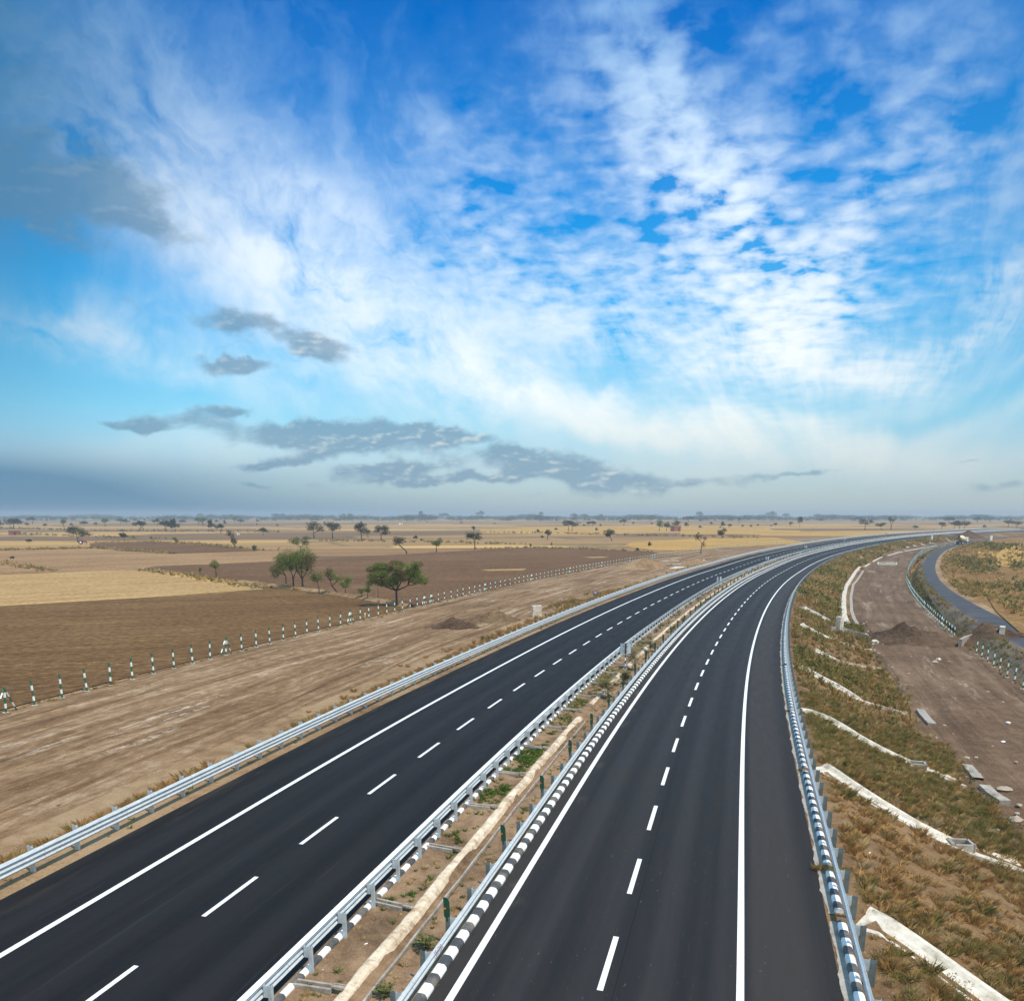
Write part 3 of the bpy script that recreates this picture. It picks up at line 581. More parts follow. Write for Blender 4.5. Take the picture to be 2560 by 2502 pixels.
# pale bund lines beside the ploughed fields
def path_strip(name, pts, width, m, lift=.12, kind='structure', n=60, jag=.3, seed=1):
    P = np.array([pg(*p)[:2] for p in pts]); d = np.concatenate([[0], np.cumsum(np.hypot(*np.diff(P, axis=0).T))])
    t = np.linspace(0, d[-1], n); x = np.interp(t, d, P[:, 0]); y = np.interp(t, d, P[:, 1]); tx = np.gradient(x); ty = np.gradient(y); L = np.hypot(tx, ty); rg = np.random.default_rng(seed)
    V = []; uv = []
    for k, f in ((-1, 1), (0, 0), (1, 1)):
        w = width / 2 * (1 + jag * rg.uniform(-1, 1, n)) * f * k; X = x + w * ty / L; Y = y - w * tx / L; V.append(np.stack([X, Y, terr_xy(X, Y) + (lift * (1.6 if k == 0 else .3))], -1)); uv.append(np.stack([t, w], -1))
    V = np.stack(V, 1).reshape(-1, 3); uv = np.stack(uv, 1).reshape(-1, 2); i = np.arange(n - 1)
    F = np.concatenate([np.stack([i * 3 + q, i * 3 + q + 1, i * 3 + q + 4, i * 3 + q + 3], -1) for q in (0, 1)])
    return link(name, mesh(name, V, F, m, uv), kind=kind)
path_strip('field_bund', z2([(0, 575), (150, 592), (550, 642), (950, 703), (1180, 748)]), 2.2, M['soil_sh'], .35)
path_strip('field_bund', z1([(-300, 350), (0, 348), (400, 340), (660, 332), (900, 350), (1200, 373)]), 3.5, M['rust'], .3)
path_strip('field_bund', z1([(660, 298), (1000, 292), (1350, 306), (1780, 350)]), 2.2, M['rust'], .4)
path_strip('field_bund', fx(2250, 1290, .15914, [(1210, 780), (1500, 800), (2300, 850)]), 4., M['rust'], .3)
path_strip('dried_mud', fx(1500, 1350, .15756, [(980, 325), (1250, 325)]), 3., M['conc'], .03, n=20)
path_strip('dried_mud', fx(1500, 1350, .15756, [(1100, 450), (1280, 420)]), 3.2, M['conc'], .03, n=20, seed=4)
path_strip('dried_mud', fx(1500, 1350, .15756, [(1080, 385), (1400, 380)]), 2., M['conc'], .03, n=20, seed=5)

# ------------------------------------------------------------------ painted lines
PZ = lambda h: (lambda s, o: road_z(s, o) + h)
def line(name, o, w, m, S_=None):
    return strip(name, [o - w / 2, o + w / 2], m, zf=PZ(.006), S_=S_, kind='structure')
line('edge_line', -15.75, .20, M['line']); line('edge_line', -8.48, .20, M['line'])
line('edge_line', -3.575, .20, M['line']); line('edge_line', 3.53, .20, M['line'])
def dashes(name, o, w, s0, period, ln, m):
    V = []; F = []; uv = []; n = 0; s = s0
    while s < 700:
        for k in range(3):
            a, b = s - ln + k * ln / 3, s - ln + (k + 1) * ln / 3
            if k == 0: ss_ = [a, b]
            else: ss_ = [b]
            for q in ss_:
                for oo in (o - w / 2, o + w / 2): X, Y = xy(q, oo); V.append((X, Y, road_z(q, oo) + .006)); uv.append((q, oo))
        for k in range(3): F.append((n + k * 2, n + k * 2 + 1, n + k * 2 + 3, n + k * 2 + 2))
        n += 8; s += period
    link(name, mesh(name, np.array(V, float), np.array(F), m, np.array(uv)), kind='structure')
dashes('lane_line', 0., .16, -12, 6., 3., M['line']); 
dashes('lane_line', -12.0, .15, .36 - 17.85, 5.95, 2.97, M['line_worn'])

# ------------------------------------------------------------------ kerbs
kp = [(-.14, -.1), (-.14, .11), (-.12, .145), (-.08, .16), (.04, .155), (.09, .135), (.14, .06), (.145, -.1)]
def kerb(name, o, S_, m=M['kerb'], k=1.):
    V, F, uv = sweep(S_, o, [(x * k, h * (k if h > 0 else 1)) for x, h in kp], road_z); link(name, mesh(name, V, F, m, uv), kind='structure')
ks = np.concatenate([np.arange(-20, 120, 1.), np.arange(120, 420, 3.), np.arange(420, 800, 6.)])
kerb('kerb', -7.60, ks, k=.66); kerb('kerb', -4.25, ks)

# right-hand kerb stands on a ragged concrete strip and is broken where the chutes begin
CH_TOP = [3.3, 19.8, 34.2, 53.5, 70., 87., 104., 121., 138.]
def cut_ranges(a, b, cuts, half):
    out = []; p = a
    for c in cuts:
        if c - half > p: out.append((p, c - half))
        p = c + half
    out.append((p, b)); return out
for a, b in cut_ranges(-14, 150, CH_TOP[:], .42): kerb('kerb', 6.52, np.concatenate([np.arange(a, b, 1.), [b]]))
for a, b in cut_ranges(-14, 700, CH_TOP, .22):
    S_ = np.arange(a, b, .25) if b < 200 else np.concatenate([np.arange(a, 200, .5), np.arange(200, b, 5.)])
    if len(S_) < 3: continue
    rag = RNG.normal(0, .018, len(S_)) + .035 * np.sin(S_ * 2.1) + .03 * np.sin(S_ * .7)
    V = []
    for s_, r_ in zip(S_, rag):
        for o_, h_ in ((6.13 + r_, -.02), (6.14 + r_, .022), (6.28, .03), (6.40, .026)):
            X, Y = xy(s_, o_); V.append((X, Y, road_z(s_, o_) + h_))
    i = np.arange(len(S_) - 1); F = np.concatenate([np.stack([i * 4 + q, i * 4 + q + 1, i * 4 + q + 5, i * 4 + q + 4], -1) for q in range(3)])
    link('gutter_strip', mesh('gutter_strip', np.array(V, float), F, M['conc_grey']), kind='structure')

# ------------------------------------------------------------------ guardrails
def wprof(d, top, bot, n=3):
    """corrugated beam: d = +1 faces right, -1 faces left; closed thin profile"""
    hs = np.linspace(top, bot, 4 * n + 1 if n == 3 else 11); ph = np.linspace(0, n * 2 * math.pi, len(hs))
    f = .040 * (1 - np.cos(ph)) * d; front = [(x, h) for x, h in zip(f, hs)]
    back = [(x - .006 * d, h) for x, h in zip(f, hs)][::-1]
    return front + back
def guardrail(label, o, d, top, bot, nb, matb, matp, post_s0, block=.16, post_h=None, s1=620, base_drop=0., tilt=0., post_w=(.09, .15)):
    g = empty('guardrail', (*xy(0, o), float(road_z(0, o))), 0, label=label, cat='guardrail')
    g.location = (0, 0, 0)
    S_ = np.concatenate([np.arange(-16, 120, 1.), np.arange(120, 400, 3.), np.arange(400, s1, 6.)])
    V, F, uv = sweep(S_, o, wprof(d, top, bot, nb), road_z); link('beam', mesh('beam', V, F, M['zbeam'], uv, smooth=False), g)
    ph = post_h or top + .02
    b = MB(); w, dp = post_w                      # C-section post: web and two flanges
    b.box((0, 0, ph / 2 - .15), (dp, .008, ph + .3)); b.box((dp / 2, w / 2, ph / 2 - .15), (.008, w, ph + .3)); b.box((-dp / 2, w / 2, ph / 2 - .15), (.008, w, ph + .3))
    pm = b.me('post', matp)
    b = MB(); zt, zb = top + .01, bot + .0; cz = (zt + zb) / 2
    b.box((0, 0, cz), (block, .008, zt - zb)); b.box((block / 2, w / 2, cz), (.008, w, zt - zb)); b.box((-block / 2, w / 2, cz), (.008, w, zt - zb))
    bm_ = b.me('spacer_block', matb)
    ctr = o - d * (.012 + block / 2); pc = o - d * (.02 + block + dp / 2); n = 0
    rest = MB(); restb = MB()
    s = post_s0
    while s < s1:
        x, y = xy(s, pc); x2, y2 = xy(s, ctr); h = head(s)
        if n < 100:
            link('post', pm, g, (x, y, float(road_z(s, pc)) - base_drop), (0, 0, -h))
            link('spacer_block', bm_, g, (x2, y2, float(road_z(s, ctr))), (0, 0, -h))
        else:
            rest.box((x, y, float(road_z(s, pc)) + ph / 2), (dp, w, ph), -h); restb.box((x2, y2, float(road_z(s, ctr)) + cz), (block, w, zt - zb), -h)
        n += 1; s += 2.
    link('post', rest.me('post', matp), g, kind='stuff'); link('spacer_block', restb.me('spacer_block', matb), g, kind='stuff')
    return g
gA = guardrail('silver three-ridged guardrail along the outer left road edge beside the dirt track', -18.84, 1, .86, .36, 3, M['zinc'], M['zinc'], -15.64, block=.14, post_h=.92)
gE = guardrail('guardrail on the left side of the median with its bare posts facing the planted strip', -7.64, -1, .76, .45, 2, M['zinc'], M['zinc'], -14.52, block=.12, post_w=(.09, .09))
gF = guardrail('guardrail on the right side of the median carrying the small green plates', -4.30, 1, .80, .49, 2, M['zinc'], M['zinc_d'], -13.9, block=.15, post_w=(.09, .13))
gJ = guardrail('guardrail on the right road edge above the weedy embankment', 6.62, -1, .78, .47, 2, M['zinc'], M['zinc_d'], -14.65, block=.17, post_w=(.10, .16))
# green anti-glare plates on every third post of the right median rail
b = MB(); out = [(-.075, 0), (.075, 0), (.085, .08), (.085, .46), (.05, .56), (-.02, .60), (-.085, .60), (-.085, .08)]
V = [(x, -.012, z) for x, z in out] + [(x, .012, z) for x, z in out]; n = len(out)
b.add(V, [tuple(range(n)), tuple(range(2 * n - 1, n - 1, -1))] + [(i, n + i, n + (i + 1) % n, (i + 1) % n) for i in range(n)])
b.tube([(0, 0, -.12), (0, 0, .03)], .022, 6); gm_ = b.me('antiglare_plate', M['green'])
b = MB(); b.box((-.05, -.017, .27), (.045, .012, .05)); rm = b.me('reflector', M['orange'])
s = -1.9; k = 0
while s < 560 and k < 96:
    x, y = xy(s, -4.55); p = link('antiglare_plate', gm_, gF, (x, y, float(road_z(s, -4.55)) + .82), (R(random.uniform(-3, 3)), R(random.uniform(-3, 3)), -head(s) + R(12)))
    link('reflector', rm, p); s += 6.; k += 1
# chainage written by hand on the rail
def text_mesh(txt, size, m):
    c = bpy.data.curves.new('t', 'FONT'); c.body = txt; c.size = size; c.align_x = 'CENTER'; c.align_y = 'CENTER'; c.extrude = .0005
    o = bpy.data.objects.new('t', c); COL.objects.link(o); dg = bpy.context.evaluated_depsgraph_get(); me = bpy.data.meshes.new_from_object(o.evaluated_get(dg)); bpy.data.objects.remove(o); me.materials.clear(); me.materials.append(m); return me
M['ink'] = plain('marker_ink', (.16, .03, .06), .6)

# ------------------------------------------------------------------ median drain
dr = empty('median_drain', (0, 0, 0), label='cream rendered drain wall with cross gutters running down the middle of the median', cat='drain')
wp = [(-.20, -.15), (-.18, .03), (-.12, .06), (-.0, .06), (.10, .02), (.18, -.12)]
def wall_piece(a, b_, sc=1.):
    S_ = np.arange(a, b_ + .01, .25 if b_ < 100 else .8); V, F, uv = sweep(S_, -6.12, [(x * sc, z * sc) for x, z in wp], road_z)
    q_ = np.sin(uv[:, 0] * 1.3) * .012 + np.sin(uv[:, 0] * 3.1 + 1) * .008; V[:, 2] += q_; V[:, 0] += np.sin(uv[:, 0] * .9 + 2) * .02; V += RNG.normal(0, .004, V.shape); return V, F, uv
gaps = [(27.2, 31.0), (36.6, 38.8), (43.6, 45.4), (50.6, 51.8), (127, 129), (170, 172)]
p = -16
for ga, gb in gaps + [(560, 560)]:
    V, F, uv = wall_piece(p, min(ga, 560), .9 + .15 * random.random()); link('drain_wall', mesh('drain_wall', V, F, M['conc_cream'], uv), dr); p = gb
V, F, uv = sweep(np.arange(-16, 26.5, .5), -5.58, [(-.03, -.1), (-.03, .035), (.03, .035), (.03, -.1)], road_z); V[:, 2] += np.sin(V[:, 1] * 2.3) * .012
link('drain_lip', mesh('drain_lip', V, F, M['conc_grey'], uv), dr)
b = MB(); b.box((-.50, .11, .0), (1.02, .07, .16)); b.box((-.50, -.11, .0), (1.02, .07, .16)); b.box((-.50, 0, -.05), (1.0, .2, .06)); b.box((.16, 0, .09), (.34, .13, .04)); b.box((.16, .075, .11), (.34, .03, .07)); b.box((.16, -.075, .11), (.34, .03, .07))
gmz = b.me('cross_gutter', M['conc_grey'], .012)
for k in range(96):
    s = -14.7 + 4.8 * k; x, y = xy(s, -6.55); link('cross_gutter', gmz, dr, (x, y, float(road_z(s, -6.55)) + .03 + (random.random() - .5) * .03), (0, R(2), -head(s) - R(random.uniform(-4, 8))))

# ------------------------------------------------------------------ chevron boards in the median (seen from behind)
def board(s, o, label, sc=1.):
    x, y = xy(s, o); g = empty('chevron_board', (x, y, float(road_z(s, o)) - .04), -head(s) * .4, label=label, cat='road sign', group='boards standing in the median')
    b = MB(); b.tube([(0, 0, 0), (0, 0, 2.85)], .045, 8); link('pole', b.me('pole', M['pole'], smooth=True), g)
    for sx in (-1, 1):
        b = MB(); b.box((0, 0, 2.45), (.34, .02, .78)); pl = link('plate', b.me('plate', M['plate'], .004), g, (sx * .235, -.02 + .05, 0), (0, 0, R(18) * sx))
        b = MB()
        for dx, dz, wx, wz in ((0, .39, .36, .02), (0, -.39, .36, .02), (-.17, 0, .02, .80), (.17, 0, .02, .80)): b.box((dx, 0, 2.45 + dz), (wx, .03, wz))
        link('rim', b.me('rim', M['zinc_d']), pl)
        b = MB(); b.box((sx * .1, 0, 2.62), (.2, .035, .035)); b.box((sx * .1, 0, 2.28), (.2, .035, .035)); link('bracket', b.me('bracket', M['black']), g)
    b = MB(); b.box((0, -.01, 2.45), (.09, .07, .86)); link('bracket', b.me('bracket', M['black']), g)
    b = MB(); b.box((0, 0, .06), (.4, .36, .16)); link('footing', b.me('footing', M['conc_grey'], .02), g)
bl = ['nearest two-plate sign back on a black and white pole beside green bushes in the median', 'second two-plate sign back along the median, beyond the long pale drain wall', 'third two-plate sign back along the median, in front of the left lane dashes',
      'fourth two-plate sign back along the median, near where the dirt track narrows', 'tiny two-plate sign back far up the bend, fifth along the median', 'tiny two-plate sign back farthest round the bend in the median', 'faint sign back at the far right end of the median']
for s, l in zip([40.6, 125.5, 207, 280, 352, 425, 500], bl): board(s, -5.38, l)

# ------------------------------------------------------------------ fences with green and white posts
def fpost_mesh():
    b = MB(); b.box((0, 0, .88), (.115, .115, 1.86), taper=.9); b.cur = 1
    rr = random.Random(3); out = [(.20 * math.cos(a) * (1 + .4 * rr.random()), .17 * math.sin(a) * (1 + .4 * rr.random())) for a in np.linspace(0, 2 * math.pi, 9)[:-1]]
    b.prism(out, -.1, .035); return b.me('post', [M['fpost'], M['conc']], .006)
def strut_mesh(sgn):
    b = MB(); b.tube([(0, sgn * .95, -.05), (0, sgn * .06, 1.66)], .062, 4); return b.me('brace', M['fpost'])
PM = fpost_mesh(); BR = [strut_mesh(-1), strut_mesh(1)]
def fence(label, ofun, s_list, brace, wires=(.35, .75, 1.15, 1.6), group=None):
    g = empty('post_fence', (0, 0, 0), label=label, cat='fence'); n = 0; rest = []; P = []
    for s in s_list:
        s2 = s + random.uniform(-.12, .12); o = ofun(s); x, y = xy(s2, o); z = float(terr(s2, o)); P.append((x, y, z))
        rot = (R(random.uniform(-3, 3)), R(random.uniform(-3, 3)), -head(s))
        br = any(abs(s - q) < 1.3 for q in brace)
        if n < 100:
            p = link('post', PM, g, (x, y, z), rot)
            if br:
                for m_ in BR: link('brace', m_, p)
        else:
            o_ = link('post', PM, None, (x, y, z), rot); rest.append(o_)
            if br: rest += [link('brace', m_, None, (x, y, z), rot) for m_ in BR]
        n += 1
    if rest:   # the far posts as one mesh, their bands kept by height
        V = []; F = []; mi = []; k = 0; H = []
        for o_ in rest:
            bpy.context.view_layer.update(); Mx = o_.matrix_world
            for v in o_.data.vertices: V.append(tuple(Mx @ v.co)); H.append(v.co.z)
            for f in o_.data.polygons: F.append([i + k for i in f.vertices]); mi.append(f.material_index)
            k += len(o_.data.vertices)
        for o_ in rest: bpy.data.objects.remove(o_)
        me = bpy.data.meshes.new('post'); me.from_pydata(V, [], F)
        l = me.attributes.new('hgt', 'FLOAT', 'POINT'); l.data.foreach_set('value', H)
        me.materials.append(M['fpost_far']); me.materials.append(M['conc']); me.polygons.foreach_set('material_index', mi); link('post', me, g, kind='stuff')
    b = MB()
    for h in wires:
        for i in range(0, len(P) - 1): b.tube([(P[i][0], P[i][1], P[i][2] + h), (P[i + 1][0], P[i + 1][1], P[i + 1][2] + h)], .004, 3, caps=False)
    link('wire', b.me('wire', M['wire']), g)
def pf2(N):
    z = N.n('ShaderNodeAttribute', attribute_name='hgt').outputs['Fac']
    w = N.m('ADD', N.m('MULTIPLY', N.m('GREATER_THAN', z, .33), N.m('LESS_THAN', z, .66)), N.m('MULTIPLY', N.m('GREATER_THAN', z, 1.08), N.m('LESS_THAN', z, 1.44)))
    return N.mix(w, (.022, .125, .055), (.84, .85, .82)), .6
M['fpost_far'] = mat('fence_post_paint_far', pf2)
fence('long line of green and white posts between the left dirt track and ploughed fields', lambda s: -45.75, np.arange(-1.6, 560, 2.5), np.arange(-1.3, 560, 24.6))
# the right fence is broken by the wall where the culvert crosses
fence('curved run of green and white fence posts beside the service road, beyond the earth heap', lambda s: 27.5, np.arange(101, 420, 2.5), list(np.arange(113.5, 420, 24.6)))
fence('short run of green and white posts at the right edge, nearer than the earth heap', lambda s: 27.7, np.arange(40, 89.5, 3.1), [])

# ------------------------------------------------------------------ drainage chutes down the right embankment
CH_PTS = []
def chute(label, pts, width=.95, end=0., lip=True, world=None):
    P = np.array([pg(*p)[:2] for p in pts]) if world is None else np.array(world)
    d = np.concatenate([[0], np.cumsum(np.hypot(*np.diff(P, axis=0).T))]); n = max(4, int(d[-1] / .6)); t = np.linspace(0, d[-1], n)
    x = np.interp(t, d, P[:, 0]); y = np.interp(t, d, P[:, 1])
    for _ in range(3): x[1:-1] = (x[:-2] + 2 * x[1:-1] + x[2:]) / 4; y[1:-1] = (y[:-2] + 2 * y[1:-1] + y[2:]) / 4
    CH_PTS.extend(zip(x, y)); tx, ty = np.gradient(x), np.gradient(y); L = np.hypot(tx, ty); z = terr_xy(x, y)
    g = empty('drainage_chute', (float(x[0]), float(y[0]), float(z[0])), label=label, cat='drainage chute', group='concrete chutes on the embankment'); g.location = (0, 0, 0)
    pr = [(-.5, -.25), (-.5, .13), (-.36, .13), (-.22, .02), (.22, .02), (.36, .13), (.5, .13), (.5, -.25)]
    wv = width * (1 + np.where(t > d[-1] - end, 1.1 * lin(t, d[-1] - end, d[-1] - end * .5), 0)) if end else np.full(n, width); wv = wv * (1 + .5 * np.exp(-t / .5))
    V = []
    for i in range(n):
        for a, h in pr: V.append((x[i] + a * wv[i] * ty[i] / L[i], y[i] - a * wv[i] * tx[i] / L[i], z[i] + h + random.uniform(-.008, .008)))
    m = len(pr); F = [[(i * m + k), (i * m + (k + 1) % m), ((i + 1) * m + (k + 1) % m), ((i + 1) * m + k)] for i in range(n - 1) for k in range(m)]
    link('channel', mesh('channel', np.array(V, float), [np.array(F)[:, ::-1], np.array([list(range(m))]), np.array([list(range((n - 1) * m, n * m))[::-1]])], M['conc']), g)
    if end:
        i = int(n - 1 - (end * .55) / .6); a = math.atan2(ty[i], tx[i]); c = (x[i], y[i], z[i] + .12)
        b = MB()
        for dx, dy, lx, ly in ((0, .36, .9, .12), (0, -.36, .9, .12), (.42, 0, .12, .84), (-.42, 0, .12, .84)): b.box((c[0] + dx * math.cos(a) - dy * math.sin(a), c[1] + dx * math.sin(a) + dy * math.cos(a), c[2]), (lx, ly, .36), a)
        b.cur = 1; b.box((c[0], c[1], c[2] - .08), (.7, .6, .1), a); link('catch_pit', b.me('catch_pit', [M['conc_grey'], M['soil_dark']], .01), g)
chute('broad concrete chute starting beside the nearest part of the right guardrail', [(2150, 2300), (2215, 2320), (2283, 2372), (2350, 2425), (2430, 2482), (2520, 2545)], 1.25)
chute('long concrete chute with a wide end slab cut off by the right picture edge', [(2040, 1918), (2070, 1930), (2110, 1958), (2196, 2014), (2322, 2086), (2402, 2122), (2470, 2142), (2570, 2180)], 1.05, 5.)
chute('concrete chute ending in a slab with a square pit beside the brown track', [(2007, 1779), (2040, 1784), (2075, 1804), (2130, 1840), (2196, 1874), (2276, 1912), (2340, 1936), (2400, 1958)], 1.0, 3.6)
chute('narrow overgrown chute just beyond the one with the square pit', [(1982, 1664), (2002, 1668), (2029, 1685), (2083, 1713), (2147, 1753), (2201, 1767), (2262, 1785)], .9)
chute('chute on the slope running to the near side of the big earth heap', [(1996, 1560), (2040, 1584), (2086, 1602), (2120, 1612), (2183, 1626)], .95)
chute('faint half buried chute between weeds, below the one that reaches the earth heap', [(2032, 1624), (2090, 1652), (2165, 1668), (2194, 1670)], .7)
chute('chute reaching the foot of the concrete block pillar', [(2005, 1518), (2030, 1530), (2075, 1555), (2119, 1563)], .9)
chute('pale chute joining the lower end of the white channel wall', [(1990, 1484), (2025, 1498), (2061, 1512), (2108, 1519)], .95)
chute('short chute joining the middle of the white channel wall', [(2018, 1469), (2061, 1484), (2085, 1493), (2111, 1498)], .8)
chute('first slanting chute past the white channel wall', [(2104, 1391), (2121, 1395), (2142, 1404)], .9)
chute('second slanting chute past the white channel wall', [(2148, 1391), (2164, 1399)], .9)
chute('third slanting chute past the white channel wall, longer than its neighbours', [(2148, 1379), (2178, 1392)], .9)
chute('slanting chute above the sunken concrete pit in the track', [(2169, 1374), (2196, 1389)], .9)
chute('lone slanting chute right of the sunken pit', [(2210, 1365), (2228, 1375)], .9)
chute('left chute of the close group before the mixer truck', [(2250, 1358), (2271, 1369)], .9)
chute('second chute of the close group before the mixer truck', [(2266, 1354), (2290, 1366)], .9)
chute('third chute of the close group before the mixer truck', [(2295, 1356), (2311, 1363)], .9)
chute('long chute of the close group, reaching the end of the low kerb', [(2306, 1349), (2338, 1360)], .9)
chute('chute just left of the mixer truck', [(2363, 1345), (2381, 1354)], .9)
chute('chute on the slope right behind the mixer truck', [(2407, 1341), (2422, 1348)], .9)

def low_wall(name, label, cat, pts, w, h, m, seed=0, gaps_=()):
    P = np.array([pg(*p)[:2] for p in pts]); d = np.concatenate([[0], np.cumsum(np.hypot(*np.diff(P, axis=0).T))]); n = max(4, int(d[-1] / 1.2)); t = np.linspace(0, d[-1], n)
    x = np.interp(t, d, P[:, 0]); y = np.interp(t, d, P[:, 1])
    x[1:-1] = (x[:-2] + 2 * x[1:-1] + x[2:]) / 4; y[1:-1] = (y[:-2] + 2 * y[1:-1] + y[2:]) / 4
    CH_PTS.extend(zip(x, y)); tx, ty = np.gradient(x), np.gradient(y); L = np.hypot(tx, ty); z = terr_xy(x, y); V = []; rg = np.random.default_rng(seed)
    pr = [(-.5, -.3), (-.5, h), (.5, h), (.5, -.3)]
    for i in range(n):
        for a, q in pr: V.append((x[i] + a * w * ty[i] / L[i], y[i] - a * w * tx[i] / L[i], z[i] + q + rg.uniform(-.02, .02)))
    F = [[(i * 4 + k), (i * 4 + (k + 1) % 4), ((i + 1) * 4 + (k + 1) % 4), ((i + 1) * 4 + k)] for i in range(n - 1) if not any(a <= i / n < b for a, b in gaps_) for k in range(4)]
    link(name, mesh(name, np.array(V, float), [np.array(F)[:, ::-1], np.array([[0, 1, 2, 3]]), np.array([[n * 4 - 1, n * 4 - 2, n * 4 - 3, n * 4 - 4]])], m), label=label, cat=cat)
low_wall('channel_wall', 'thick whitewashed channel wall curving along the foot of the slope', 'wall', [(2151, 1418), (2139, 1430), (2126, 1451), (2115, 1468), (2110, 1490), (2109, 1516), (2111, 1544), (2119, 1564)], .75, .28, M['conc'])
low_wall('channel_wall', 'thin greyish channel wall curving right of the whitewashed one', 'wall', [(2158, 1428), (2145, 1448), (2133, 1462), (2127, 1494), (2129, 1530), (2136, 1550), (2146, 1566)], .5, .16, M['conc_grey'], 1)
low_wall('drain_kerb', 'broken pale kerb line running along the foot of the slope toward the mixer truck', 'kerb', [(2156, 1420), (2180, 1406), (2200, 1395), (2236, 1385), (2268, 1377), (2310, 1370), (2340, 1364)], .5, .2, M['conc'], 2, ((.12, .17), (.33, .38), (.55, .58)))
low_wall('slab_edge', 'tilted grey slab edge lying right of the square pit', 'concrete slab', [(2416, 1918), (2444, 1950), (2475, 1990), (2512, 2010)], .6, .22, M['conc_grey'], 3, ((.3, .42),))
low_wall('slab_edge', 'small broken grey slab near the middle of the embankment foot', 'concrete slab', [(2300, 1778), (2312, 1796), (2330, 1814)], .6, .2, M['conc_grey'], 4)
low_wall('culvert_wall', 'grey culvert wing wall beside the dug earth below the service road', 'wall', [(2399, 1617), (2420, 1604), (2450, 1595), (2492, 1591)], .35, .95, M['conc_grey'], 5)
low_wall('culvert_wall', 'overgrown grey culvert wall at the foot of the slope beside the concrete pillar', 'wall', [(2075, 1577), (2100, 1578), (2130, 1585), (2170, 1598)], .3, .6, M['conc_grey'], 6)

def block(name, label, cat, uv_, size, m, rz=0, bev=.03, lift=0):
    x, y, z = pg(*uv_); b = MB(); b.box((0, 0, size[2] / 2 + lift - .1), (size[0], size[1], size[2] + .2)); return link(name, b.me(name, m, bev), None, (x, y, z), (0, 0, rz), label=label, cat=cat)
block('concrete_pillar', 'upright concrete block pillar standing among weeds on the embankment', 'pillar', (2097, 1580), (.75, .75, 2.0), M['conc'], R(35))
block('concrete_pillar', 'square concrete end post of the culvert wall beside the service road', 'pillar', (2503, 1592), (1.2, .6, 1.3), M['conc'], R(60))
block('boundary_stone', 'tall pale concrete slab standing by the left guardrail near the earth heaps', 'boundary stone', (1341, 1541), (1.35, .55, 1.5), M['conc'], R(25))
block('concrete_pillar', 'tiny white marker post beside the far service road right of the mixer truck', 'marker post', (2477, 1351), (.9, .7, 2.2), M['white'], 0)
block('concrete_pillar', 'tiny pale post on the far embankment left of the mixer truck', 'marker post', (2329, 1352), (.6, .6, 2.4), M['white'], 0)
block('boundary_peg', 'small cream peg leaning beside the left fence near the big acacia', 'peg', (913, 1546), (.16, .16, .75), M['cream'], 0)
# sunken pit in the service track
x, y, z = pg(2218, 1410); pit = empty('sunken_pit', (x, y, z), -head(200), label='square concrete pit let into the brown service track', cat='pit')
b = MB()
for dx, dy, lx, ly in ((0, 5.5, 5.4, .35), (0, -5.5, 5.4, .35), (2.6, 0, .3, 11.3), (-2.6, 0, .3, 11.3)): b.box((dx, dy, .1), (lx, ly, .5))
link('rim', b.me('rim', M['conc'], .02), pit); b = MB(); b.box((0, 0, .06), (5, 10.8, .1)); link('floor', b.me('floor', M['conc_grey']), pit)
# blue plate by the left rail
def small_plate(label, u, v, w, h, hh, m):
    x, y, z = pg(u, v); g = empty('marker_plate', (x, y, z), 0, label=label, cat='sign'); b = MB(); b.tube([(0, 0, -.1), (0, 0, hh)], .03, 6); link('post', b.me('post', M['zinc_d']), g)
    b = MB(); b.box((0, -.035, hh), (w, .02, h)); pl = link('plate', b.me('plate', m, .004), g); b = MB(); b.box((0, -.05, hh), (w * .7, .012, h * .35)); link('lettering_band', b.me('lettering_band', M['white']), pl)
small_plate('small blue plate on a post just behind the left guardrail', 1488, 1501, .42, .32, 1.15, M['blue'])
small_plate('small pale plate by the left guardrail next to the far orange earth bank', 1759, 1408, .6, .4, .9, M['white'])

